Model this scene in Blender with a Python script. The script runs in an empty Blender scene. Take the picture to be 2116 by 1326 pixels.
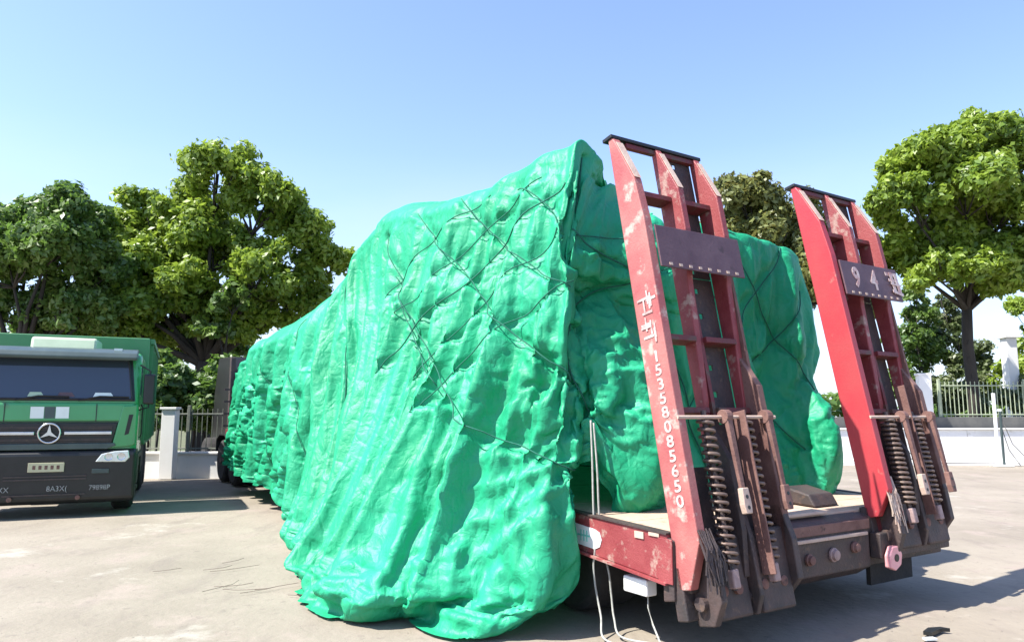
import bpy, bmesh, math, random
import numpy as np
from mathutils import Vector, Matrix

# ------------------------------------------------------------ camera, world, sun, exposure
S = bpy.context.scene
COL = S.collection
random.seed(7)
RNG = np.random.RandomState(11)
CAM_H = 1.55
PITCH = math.atan(197/1528)
cam = bpy.data.cameras.new('camera'); camo = bpy.data.objects.new('camera', cam); COL.objects.link(camo)
camo.location = (0, 0, CAM_H); camo.rotation_euler = (math.radians(90)+PITCH, 0, 0)
cam.sensor_width = 36; cam.lens = 36*1528/2116; cam.clip_end = 3000; cam.clip_start = .05
S.camera = camo
S.view_settings.view_transform = 'Standard'; S.view_settings.look = 'None'
S.view_settings.gamma = 1; S.view_settings.use_curve_mapping = False
S.view_settings.exposure = 1.22

U = Vector((-0.545, 0.838, 0)).normalized(); W = Vector((U.y, -U.x, 0))
Z = Vector((0, 0, 1))
ORG = Vector((1.052, 4.981, 0))
def T3(u, w, z): return ORG + U*u + W*w + Z*z

SUN_EL = math.radians(55)
sun_h = (W*1.0 + U*(-.20)).normalized()
sun_dir = (sun_h*math.cos(SUN_EL) - Z*math.sin(SUN_EL)).normalized()   # travel direction
sl = bpy.data.lights.new('sun', 'SUN'); sl.energy = 5.0; sl.angle = math.radians(.53); sl.color = (1, .965, .9)
so = bpy.data.objects.new('sun', sl); COL.objects.link(so)
so.rotation_euler = sun_dir.to_track_quat('-Z', 'Y').to_euler(); so.location = (-20, -5, 30)

world = bpy.data.worlds.new('World'); S.world = world; world.use_nodes = True
wn = world.node_tree; wn.nodes.clear()
wo = wn.nodes.new('ShaderNodeOutputWorld'); bg = wn.nodes.new('ShaderNodeBackground')
sky = wn.nodes.new('ShaderNodeTexSky'); sky.sky_type = 'NISHITA'; sky.sun_disc = False
sky.sun_elevation = SUN_EL
to_sun = -sun_dir
sky.sun_rotation = math.atan2(to_sun.x, to_sun.y)
sky.air_density = 1.0; sky.dust_density = .6; sky.ozone_density = 1.6; sky.altitude = 0
bg.inputs['Strength'].default_value = .119
tc = wn.nodes.new('ShaderNodeTexCoord'); mp = wn.nodes.new('ShaderNodeMapping')
mp.inputs['Scale'].default_value = (1, 1, 3.2)
nz = wn.nodes.new('ShaderNodeTexNoise'); nz.inputs['Scale'].default_value = 2.3; nz.inputs['Detail'].default_value = 6; nz.inputs['Roughness'].default_value = .55
rmp = wn.nodes.new('ShaderNodeMapRange'); rmp.inputs[1].default_value = .42; rmp.inputs[2].default_value = .72
sep = wn.nodes.new('ShaderNodeSeparateXYZ')
hz = wn.nodes.new('ShaderNodeMapRange'); hz.inputs[1].default_value = .34; hz.inputs[2].default_value = .02; hz.inputs[3].default_value = 0; hz.inputs[4].default_value = 1
mul = wn.nodes.new('ShaderNodeMath'); mul.operation = 'MULTIPLY'
add = wn.nodes.new('ShaderNodeMath'); add.operation = 'MULTIPLY_ADD'; add.inputs[1].default_value = .62; add.use_clamp = True
mx = wn.nodes.new('ShaderNodeMixRGB'); mx.inputs[2].default_value = (2.45, 3.2, 4.25, 1)
L = wn.links.new
L(tc.outputs['Generated'], mp.inputs[0]); L(mp.outputs[0], nz.inputs['Vector']); L(nz.outputs[0], rmp.inputs[0])
L(tc.outputs['Generated'], sep.inputs[0]); L(sep.outputs[2], hz.inputs[0])
L(rmp.outputs[0], mul.inputs[0]); L(hz.outputs[0], mul.inputs[1])
L(hz.outputs[0], add.inputs[0]); add.inputs[2].default_value = 0
mx2 = wn.nodes.new('ShaderNodeMixRGB'); mx2.inputs[2].default_value = (4.0, 4.3, 4.6, 1); cl = wn.nodes.new('ShaderNodeMath'); cl.operation = 'MULTIPLY'; cl.inputs[1].default_value = .75; L(mul.outputs[0], cl.inputs[0]); L(cl.outputs[0], mx2.inputs[0])
tint = wn.nodes.new('ShaderNodeMixRGB'); tint.blend_type = 'MULTIPLY'; tint.inputs[0].default_value = 1; tint.inputs[2].default_value = (1.15, 1.12, 1.27, 1)
L(sky.outputs[0], tint.inputs[1]); L(tint.outputs[0], mx.inputs[1]); L(add.outputs[0], mx.inputs[0])
L(mx.outputs[0], mx2.inputs[1]); L(mx2.outputs[0], bg.inputs[0]); L(bg.outputs[0], wo.inputs[0])

# ------------------------------------------------------------ helpers
def mat(name, c1, c2=None, c3=None, rough=.7, scale=3, bump=.0, metal=0, fine=40, lo=.35, hi=.65, lo3=.6, hi3=.7, coat=0, stretch=None, coords='Object'):
    m = bpy.data.materials.new(name); m.use_nodes = True; n = m.node_tree; b = n.nodes['Principled BSDF']
    b.inputs['Roughness'].default_value = rough; b.inputs['Metallic'].default_value = metal
    if coat: b.inputs['Coat Weight'].default_value = coat
    tc = n.nodes.new('ShaderNodeTexCoord'); mp = n.nodes.new('ShaderNodeMapping'); n.links.new(tc.outputs[coords], mp.inputs[0])
    if stretch: mp.inputs['Scale'].default_value = stretch
    def noise(s, d=5):
        t = n.nodes.new('ShaderNodeTexNoise'); t.inputs['Scale'].default_value = s; t.inputs['Detail'].default_value = d
        t.inputs['Roughness'].default_value = .62; n.links.new(mp.outputs[0], t.inputs['Vector']); return t
    def ramp(src, a, c):
        r = n.nodes.new('ShaderNodeMapRange'); r.inputs[1].default_value = a; r.inputs[2].default_value = c
        n.links.new(src, r.inputs[0]); return r.outputs[0]
    c2 = c2 or tuple(x*.75 for x in c1)
    t1 = noise(scale); x = n.nodes.new('ShaderNodeMixRGB'); x.inputs[1].default_value = (*c1, 1); x.inputs[2].default_value = (*c2, 1)
    n.links.new(ramp(t1.outputs[0], lo, hi), x.inputs[0]); out = x.outputs[0]
    if c3:
        t2 = noise(scale*2.7, 8); y = n.nodes.new('ShaderNodeMixRGB'); y.inputs[2].default_value = (*c3, 1)
        n.links.new(out, y.inputs[1]); n.links.new(ramp(t2.outputs[0], lo3, hi3), y.inputs[0]); out = y.outputs[0]
    n.links.new(out, b.inputs['Base Color'])
    if bump:
        t3 = noise(fine, 4); bp = n.nodes.new('ShaderNodeBump'); bp.inputs['Strength'].default_value = bump; bp.inputs['Distance'].default_value = .02
        n.links.new(t3.outputs[0], bp.inputs['Height']); n.links.new(bp.outputs[0], b.inputs['Normal'])
    return m

def tag(o, label=None, cat=None, group=None, kind=None):
    if label: o['label'] = label
    if cat: o['category'] = cat
    if group: o['group'] = group
    if kind: o['kind'] = kind
    return o
def empty(name, loc=(0, 0, 0), mtx=None):
    o = bpy.data.objects.new(name, None); COL.objects.link(o)
    if mtx is not None: o.matrix_world = mtx
    else: o.location = loc
    return o
def mesh_np(name, v, f, m, parent=None, smooth=False, mats=None, mi=None):
    v = np.asarray(v, dtype=np.float32); f = np.asarray(f, dtype=np.int32)
    me = bpy.data.meshes.new(name); k = f.shape[1]
    me.vertices.add(len(v)); me.vertices.foreach_set('co', v.ravel())
    me.loops.add(f.size); me.loops.foreach_set('vertex_index', f.ravel())
    me.polygons.add(len(f)); me.polygons.foreach_set('loop_start', np.arange(0, f.size, k, dtype=np.int32))
    if smooth: me.polygons.foreach_set('use_smooth', np.ones(len(f), dtype=bool))
    for a in (mats or [m]): me.materials.append(a)
    if mi is not None: me.polygons.foreach_set('material_index', np.asarray(mi, dtype=np.int32))
    me.update(calc_edges=True); me.validate()
    o = bpy.data.objects.new(name, me); COL.objects.link(o)
    if parent: o.parent = parent
    return o

class MB:
    """collects shapes; build() links them as one mesh object"""
    def __init__(s): s.bm = bmesh.new()
    def hexa(s, p):   # 8 corners: bottom ring 0-3, top ring 4-7
        v = [s.bm.verts.new(q) for q in p]
        for a in ((3,2,1,0),(4,5,6,7),(0,1,5,4),(1,2,6,5),(2,3,7,6),(3,0,4,7)): s.bm.faces.new([v[i] for i in a])
        return s
    def box(s, x0, x1, y0, y1, z0, z1):
        return s.hexa([(x0,y0,z0),(x1,y0,z0),(x1,y1,z0),(x0,y1,z0),(x0,y0,z1),(x1,y0,z1),(x1,y1,z1),(x0,y1,z1)])
    def prism(s, poly, axis, a, b):   # poly in the two other axes
        def P(q, t):
            if axis == 0: return (t, q[0], q[1])
            if axis == 1: return (q[0], t, q[1])
            return (q[0], q[1], t)
        A = [s.bm.verts.new(P(q, a)) for q in poly]; B = [s.bm.verts.new(P(q, b)) for q in poly]; n = len(poly)
        s.bm.faces.new(A); s.bm.faces.new(B[::-1])
        for i in range(n): s.bm.faces.new((A[i], B[i], B[(i+1)%n], A[(i+1)%n]))
        return s
    def tube(s, pts, r, n=8, caps=True):
        pts = [Vector(p) for p in pts]; rings = []; rr = r if isinstance(r, (list, tuple)) else [r]*len(pts)
        ref = Vector((0.31, .17, .93))
        for i, p in enumerate(pts):
            d = (pts[min(i+1, len(pts)-1)] - pts[max(i-1, 0)]).normalized()
            a = d.cross(ref)
            if a.length < .1: a = d.cross(Vector((1, 0, 0)))
            a.normalize(); b = d.cross(a)
            rings.append([s.bm.verts.new(p + (a*math.cos(t)+b*math.sin(t))*rr[i]) for t in [2*math.pi*k/n for k in range(n)]])
        for A, B in zip(rings, rings[1:]):
            for k in range(n): s.bm.faces.new((A[k], A[(k+1)%n], B[(k+1)%n], B[k]))
        if caps: s.bm.faces.new(rings[0][::-1]); s.bm.faces.new(rings[-1])
        return s
    def lathe(s, prof, c, axis=0, n=28):   # prof: (radius, offset along axis)
        rings = []
        for r, h in prof:
            ring = []
            for k in range(n):
                t = 2*math.pi*k/n; x, y = r*math.cos(t), r*math.sin(t)
                q = {0: (h, x, y), 1: (x, h, y), 2: (x, y, h)}[axis]
                ring.append(s.bm.verts.new((c[0]+q[0], c[1]+q[1], c[2]+q[2])))
            rings.append(ring)
        for A, B in zip(rings, rings[1:]):
            for k in range(n): s.bm.faces.new((A[k], A[(k+1)%n], B[(k+1)%n], B[k]))
        s.bm.faces.new(rings[0][::-1]); s.bm.faces.new(rings[-1])
        return s
    def build(s, name, m, parent=None, bevel=0, smooth=False, mtx=None):
        bmesh.ops.recalc_face_normals(s.bm, faces=s.bm.faces)
        if mtx is not None: bmesh.ops.transform(s.bm, matrix=mtx, verts=s.bm.verts)
        me = bpy.data.meshes.new(name); s.bm.to_mesh(me); s.bm.free(); me.materials.append(m)
        if smooth:
            for p in me.polygons: p.use_smooth = True
        o = bpy.data.objects.new(name, me); COL.objects.link(o)
        if parent: o.parent = parent
        if bevel:
            b = o.modifiers.new('bevel', 'BEVEL'); b.width = bevel; b.segments = 2; b.limit_method = 'ANGLE'
        return o
def text(name, s, size, m, parent, mtx, ext=.002, align='CENTER', xs=1.0, bold=0):
    c = bpy.data.curves.new(name, 'FONT'); c.body = s; c.size = size; c.extrude = ext; c.align_x = align; c.align_y = 'CENTER'; c.resolution_u = 3; c.offset = bold
    o = bpy.data.objects.new(name, c)
    me = bpy.data.meshes.new_from_object(o); me.name = name
    bpy.data.objects.remove(o); bpy.data.curves.remove(c)
    me.transform(mtx @ Matrix.Diagonal((xs, 1, 1, 1))); me.materials.append(m)
    o = bpy.data.objects.new(name, me); COL.objects.link(o); o.parent = parent
    return o
def copy_tree(o, parent=None, group=None):
    c = o.copy(); COL.objects.link(c); c.parent = parent
    for ch in [x for x in COL.objects if x.parent == o]: copy_tree(ch, c)
    return c

# value noise in numpy
def vnoise(x, y, seed=0):
    r = np.random.RandomState(seed); G = r.rand(256, 256)
    xi = np.floor(x).astype(int); yi = np.floor(y).astype(int); fx = x-xi; fy = y-yi
    fx = fx*fx*(3-2*fx); fy = fy*fy*(3-2*fy)
    g = lambda a, b: G[a % 256, b % 256]
    return (g(xi, yi)*(1-fx)+g(xi+1, yi)*fx)*(1-fy) + (g(xi, yi+1)*(1-fx)+g(xi+1, yi+1)*fx)*fy

# ------------------------------------------------------------ materials
M_ground = mat('concrete_ground', (.265, .228, .178), (.20, .17, .13), (.262, .215, .175), rough=.92, scale=.45, bump=.5, fine=14, lo3=.54, hi3=.66)
def ground_mat(m):
    n = m.node_tree; b = n.nodes['Principled BSDF']; src = b.inputs['Base Color'].links[0].from_socket
    tc = n.nodes.new('ShaderNodeTexCoord')
    def lay(src, sc, st, lo, hi, col, det=6, amt=1):
        mp = n.nodes.new('ShaderNodeMapping'); mp.inputs['Scale'].default_value = st; mp.inputs['Rotation'].default_value = (0, 0, .5); n.links.new(tc.outputs['Object'], mp.inputs[0])
        t = n.nodes.new('ShaderNodeTexNoise'); t.inputs['Scale'].default_value = sc; t.inputs['Detail'].default_value = det; t.inputs['Roughness'].default_value = .65; n.links.new(mp.outputs[0], t.inputs['Vector'])
        r = n.nodes.new('ShaderNodeMapRange'); r.inputs[1].default_value = lo; r.inputs[2].default_value = hi; r.inputs[4].default_value = amt; n.links.new(t.outputs[0], r.inputs[0])
        x = n.nodes.new('ShaderNodeMixRGB'); x.inputs[2].default_value = (*col, 1); n.links.new(src, x.inputs[1]); n.links.new(r.outputs[0], x.inputs[0]); return x.outputs[0]
    src = lay(src, 2.2, (1, .35, 1), .54, .68, (.17, .14, .115), amt=.55)      # drag marks
    src = lay(src, 9, (1, 1, 1), .58, .70, (.14, .115, .095), 8, .5)            # spots
    src = lay(src, .9, (1, 1, 1), .60, .68, (.34, .31, .26), 7, .7)             # pale patches
    n.links.new(src, b.inputs['Base Color'])
ground_mat(M_ground)
M_soil = mat('grass_soil', (.07, .09, .03), (.12, .11, .06), rough=1, scale=.6)
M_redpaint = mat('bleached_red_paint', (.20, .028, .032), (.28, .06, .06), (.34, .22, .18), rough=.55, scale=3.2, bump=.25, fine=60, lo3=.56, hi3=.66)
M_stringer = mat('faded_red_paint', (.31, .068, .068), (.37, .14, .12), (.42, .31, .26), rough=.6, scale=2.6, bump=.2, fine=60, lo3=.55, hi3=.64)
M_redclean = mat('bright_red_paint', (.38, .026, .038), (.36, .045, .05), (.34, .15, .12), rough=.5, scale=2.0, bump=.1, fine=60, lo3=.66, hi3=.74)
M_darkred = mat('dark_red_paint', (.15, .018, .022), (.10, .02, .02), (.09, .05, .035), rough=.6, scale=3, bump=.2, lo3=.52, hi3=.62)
M_rust = mat('rusty_steel', (.12, .055, .045), (.19, .10, .08), (.06, .035, .03), rough=.75, scale=5, bump=.3)
M_tan = mat('worn_bare_metal', (.52, .40, .31), (.42, .30, .24), (.38, .16, .13), rough=.6, scale=6, bump=.2)
M_darksteel = mat('greasy_dark_steel', (.035, .028, .027), (.07, .045, .04), (.11, .07, .05), rough=.6, scale=5, bump=.3, lo3=.58, hi3=.7)
M_spring = mat('spring_steel', (.13, .085, .07), (.19, .14, .11), (.05, .03, .025), rough=.5, scale=9, metal=.3)
M_black = mat('black_plastic', (.007, .008, .008), (.014, .014, .014), rough=.45, scale=4)
M_rubber = mat('tyre_rubber', (.018, .018, .018), (.035, .032, .03), rough=.9, scale=7, bump=.2)
M_deck = mat('deck_plate', (.50, .38, .28), (.42, .30, .22), (.30, .18, .13), rough=.75, scale=2.5, bump=.25, lo3=.58, hi3=.7)
M_white = mat('white_paint', (.78, .78, .76), (.70, .70, .67), rough=.5, scale=4)
M_wornwhite = mat('worn_white_paint', (.58, .47, .43), (.42, .24, .22), rough=.6, scale=18, lo=.42, hi=.6)
M_rope = mat('grey_rope', (.38, .38, .34), (.28, .28, .25), rough=.9, scale=30)
M_netrope = mat('dark_green_rope', (.008, .09, .06), (.01, .13, .085), rough=.9, scale=30)
M_bark = mat('bark', (.028, .023, .018), (.045, .038, .03), (.018, .015, .012), rough=.95, scale=4, bump=.5, stretch=(1, 1, .3))
M_wall = mat('whitewashed_wall', (.80, .78, .74), (.74, .72, .67), (.60, .58, .53), rough=.9, scale=1.2, bump=.15, lo3=.62, hi3=.75)
M_kerbdark = mat('dark_stone', (.09, .09, .085), (.14, .135, .12), rough=.9, scale=2, bump=.2)
M_plate = mat('plate_purple_steel', (.085, .04, .05), (.12, .065, .075), (.06, .03, .032), rough=.55, scale=4, bump=.15)
M_cabgreen = mat('cab_green_paint', (.035, .25, .075), (.045, .28, .095), (.06, .2, .08), rough=.28, scale=1.2, coat=.5)
M_boxgreen = mat('box_green_paint', (.06, .2, .08), (.08, .22, .1), (.12, .14, .1), rough=.55, scale=1.5, bump=.1)
M_visor = mat('dusty_sun_visor', (.035, .055, .055), (.06, .085, .08), rough=.35, scale=2)
M_chrome = mat('chrome', (.62, .64, .64), (.5, .5, .5), rough=.22, metal=.9, scale=3)
M_lamp = mat('lamp_glass', (.75, .78, .76), (.6, .62, .6), rough=.12, scale=8, metal=.3)
M_yellow = mat('dusty_number_plate', (.52, .48, .30), (.42, .39, .27), rough=.6, scale=5)
M_dimwhite = mat('dusty_white_lettering', (.34, .34, .33), (.2, .2, .2), rough=.7, scale=22, lo=.4, hi=.6)
M_cream = mat('cream_plastic', (.46, .54, .38), (.40, .48, .33), rough=.5, scale=3)
M_clevis = mat('dusty_pale_steel', (.34, .24, .22), (.24, .16, .15), rough=.6, scale=14, bump=.2)
M_pinklamp = mat('pink_reflector', (.75, .38, .38), (.65, .25, .27), rough=.4, scale=6)
def glass_mat():
    m = bpy.data.materials.new('dark_windscreen_glass'); m.use_nodes = True; b = m.node_tree.nodes['Principled BSDF']
    b.inputs['Base Color'].default_value = (.03, .04, .06, 1); b.inputs['Roughness'].default_value = .06
    b.inputs['Coat Weight'].default_value = .6
    return m
M_glass = glass_mat()

def tarp_mat():
    m = bpy.data.materials.new('green_tarpaulin'); m.use_nodes = True; n = m.node_tree; b = n.nodes['Principled BSDF']; out = n.nodes['Material Output']
    tc = n.nodes.new('ShaderNodeTexCoord')
    t = n.nodes.new('ShaderNodeTexNoise'); t.inputs['Scale'].default_value = 1.1; t.inputs['Detail'].default_value = 5
    n.links.new(tc.outputs['Object'], t.inputs['Vector'])
    r = n.nodes.new('ShaderNodeMapRange'); r.inputs[1].default_value = .35; r.inputs[2].default_value = .68; n.links.new(t.outputs[0], r.inputs[0])
    x = n.nodes.new('ShaderNodeMixRGB'); x.inputs[1].default_value = (.010, .29, .130, 1); x.inputs[2].default_value = (.020, .375, .19, 1)
    n.links.new(r.outputs[0], x.inputs[0])
    # dusty pale scuffs
    t2 = n.nodes.new('ShaderNodeTexNoise'); t2.inputs['Scale'].default_value = 2.6; t2.inputs['Detail'].default_value = 7; t2.inputs['Roughness'].default_value = .7
    n.links.new(tc.outputs['Object'], t2.inputs['Vector'])
    r2 = n.nodes.new('ShaderNodeMapRange'); r2.inputs[1].default_value = .56; r2.inputs[2].default_value = .78; r2.inputs[4].default_value = .5; n.links.new(t2.outputs[0], r2.inputs[0])
    y = n.nodes.new('ShaderNodeMixRGB'); y.inputs[2].default_value = (.10, .45, .29, 1); n.links.new(x.outputs[0], y.inputs[1]); n.links.new(r2.outputs[0], y.inputs[0])
    n.links.new(y.outputs[0], b.inputs['Base Color'])
    b.inputs['Roughness'].default_value = .53; b.inputs['Specular IOR Level'].default_value = .4
    # creases of the plastic weave
    w = n.nodes.new('ShaderNodeTexNoise'); w.inputs['Scale'].default_value = 9; w.inputs['Detail'].default_value = 5; w.inputs['Distortion'].default_value = 1.2
    n.links.new(tc.outputs['Object'], w.inputs['Vector'])
    wv = n.nodes.new('ShaderNodeTexNoise'); wv.inputs['Scale'].default_value = 1.7; wv.inputs['Detail'].default_value = 3
    mv = n.nodes.new('ShaderNodeMixRGB'); mv.blend_type = 'ADD'; mv.inputs[0].default_value = .45; n.links.new(tc.outputs['Object'], wv.inputs['Vector']); n.links.new(tc.outputs['Object'], mv.inputs[1]); n.links.new(wv.outputs[1], mv.inputs[2])
    hs = None
    for sc_, amt in ((2.6, 1.0), (6.5, .5)):
        mpv = n.nodes.new('ShaderNodeMapping'); mpv.inputs['Scale'].default_value = (1, 1, .55); n.links.new(mv.outputs[0], mpv.inputs[0])
        vo = n.nodes.new('ShaderNodeTexVoronoi'); vo.feature = 'DISTANCE_TO_EDGE'; vo.inputs['Scale'].default_value = sc_; n.links.new(mpv.outputs[0], vo.inputs['Vector'])
        mr = n.nodes.new('ShaderNodeMapRange'); mr.inputs[1].default_value = 0; mr.inputs[2].default_value = .16; mr.inputs[4].default_value = amt; n.links.new(vo.outputs['Distance'], mr.inputs[0])
        if hs is None: hs = mr.outputs[0]
        else:
            ad = n.nodes.new('ShaderNodeMath'); n.links.new(hs, ad.inputs[0]); n.links.new(mr.outputs[0], ad.inputs[1]); hs = ad.outputs[0]
    ad2 = n.nodes.new('ShaderNodeMath'); ad2.operation = 'MULTIPLY_ADD'; ad2.inputs[1].default_value = 1.6; n.links.new(w.outputs[0], ad2.inputs[0]); n.links.new(hs, ad2.inputs[2])
    bp = n.nodes.new('ShaderNodeBump'); bp.inputs['Strength'].default_value = .6; bp.inputs['Distance'].default_value = .012
    n.links.new(ad2.outputs[0], bp.inputs['Height']); n.links.new(bp.outputs[0], b.inputs['Normal'])
    tr = n.nodes.new('ShaderNodeBsdfTranslucent'); tr.inputs[0].default_value = (.01, .4, .18, 1); n.links.new(bp.outputs[0], tr.inputs['Normal'])
    ms = n.nodes.new('ShaderNodeMixShader'); ms.inputs[0].default_value = .08
    n.links.new(b.outputs[0], ms.inputs[1]); n.links.new(tr.outputs[0], ms.inputs[2]); n.links.new(ms.outputs[0], out.inputs[0])
    return m
M_tarp = tarp_mat()

def leaf_mat(name, c, c2, ty):
    m = bpy.data.materials.new(name); m.use_nodes = True; n = m.node_tree; b = n.nodes['Principled BSDF']; out = n.nodes['Material Output']
    g = n.nodes.new('ShaderNodeNewGeometry'); tc = n.nodes.new('ShaderNodeTexCoord')
    t = n.nodes.new('ShaderNodeTexNoise'); t.inputs['Scale'].default_value = .55; t.inputs['Detail'].default_value = 3; n.links.new(tc.outputs['Object'], t.inputs['Vector'])
    r = n.nodes.new('ShaderNodeMapRange'); r.inputs[1].default_value = .4; r.inputs[2].default_value = .62; n.links.new(t.outputs[0], r.inputs[0])
    a = n.nodes.new('ShaderNodeMath'); a.operation = 'MULTIPLY_ADD'; a.inputs[1].default_value = .5; a.use_clamp = True
    n.links.new(g.outputs['Random Per Island'], a.inputs[0]); 
    h = n.nodes.new('ShaderNodeMath'); h.operation = 'MULTIPLY'; h.inputs[1].default_value = .6; n.links.new(r.outputs[0], h.inputs[0]); n.links.new(h.outputs[0], a.inputs[2])
    x = n.nodes.new('ShaderNodeMixRGB'); x.inputs[1].default_value = (*c, 1); x.inputs[2].default_value = (*c2, 1); n.links.new(a.outputs[0], x.inputs[0])
    n.links.new(x.outputs[0], b.inputs['Base Color']); b.inputs['Roughness'].default_value = .45
    tr = n.nodes.new('ShaderNodeBsdfTranslucent'); tr.inputs[0].default_value = (*ty, 1)
    ms = n.nodes.new('ShaderNodeMixShader'); ms.inputs[0].default_value = .33
    n.links.new(b.outputs[0], ms.inputs[1]); n.links.new(tr.outputs[0], ms.inputs[2]); n.links.new(ms.outputs[0], out.inputs[0])
    return m
M_leaf_yg = leaf_mat('camphor_leaves', (.075, .145, .018), (.25, .33, .035), (.36, .50, .06))
M_leaf_dk = leaf_mat('dark_leaves', (.04, .095, .022), (.15, .22, .04), (.18, .32, .055))
M_leaf_br = leaf_mat('dry_leaves', (.085, .11, .03), (.21, .23, .06), (.22, .2, .06))
M_leaf_pale = leaf_mat('pale_leaves', (.07, .10, .035), (.15, .18, .07), (.14, .2, .06))
M_grass = leaf_mat('verge_grass', (.08, .10, .03), (.16, .17, .06), (.12, .16, .04))

# ------------------------------------------------------------ ground
def ground():
    n = 180; xs = np.concatenate([-np.geomspace(900, 30, 20), np.linspace(-28, 28, n), np.geomspace(30, 900, 20)])
    ys = np.concatenate([np.linspace(-12, 25, n), np.geomspace(27, 1500, 24)])
    X, Y = np.meshgrid(xs, ys, indexing='ij')
    Zz = .03*(vnoise(X*.25+40, Y*.25+40, 3)-.5) + .006*(vnoise(X*2+40, Y*2+40, 4)-.5)
    Zz -= Zz.max()
    v = np.stack([X, Y, Zz], -1).reshape(-1, 3); a, b = X.shape
    idx = np.arange(a*b).reshape(a, b)
    f = np.stack([idx[:-1, :-1], idx[1:, :-1], idx[1:, 1:], idx[:-1, 1:]], -1).reshape(-1, 4)
    o = mesh_np('concrete_yard', v, f, M_ground, smooth=True); tag(o, kind='structure')
ground()
# ground beyond the walls
g2 = MB(); g2.box(-120, 160, 26.5, 400, -.5, .006); tag(g2.build('grass_verge', M_soil), kind='structure')
# hairline cracks and slab joints: recessed dark sealant strips lie 4 mm proud of the sheet
M_joint = mat('tar_joint', (.16, .13, .11), (.2, .165, .14), rough=.95, scale=5)

# ------------------------------------------------------------ tarpaulin (base surface by stations, then relaxed as cloth)
def hermite(P, s, q):
    """P: (K,...) at params s, evaluated at q, monotone-limited cubic"""
    P = np.asarray(P, float); s = np.asarray(s, float)
    d = (P[1:]-P[:-1]) / (s[1:]-s[:-1]).reshape(-1, *([1]*(P.ndim-1)))
    m = np.zeros_like(P); m[0] = d[0]; m[-1] = d[-1]
    same = (d[1:]*d[:-1]) > 0
    m[1:-1] = np.where(same, 2*d[1:]*d[:-1]/(d[1:]+d[:-1]+1e-12*np.sign(d[1:]+d[:-1]+1e-30)), .15*(d[1:]+d[:-1]))
    i = np.clip(np.searchsorted(s, q, side='right')-1, 0, len(s)-2)
    h = (s[i+1]-s[i]); t = (q-s[i])/h
    sh = (-1, *([1]*(P.ndim-1))); h = h.reshape(sh); t = t.reshape(sh)
    return ((2*t**3-3*t**2+1)*P[i] + (t**3-2*t**2+t)*h*m[i] + (-2*t**3+3*t**2)*P[i+1] + (t**3-t**2)*h*m[i+1])

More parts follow.
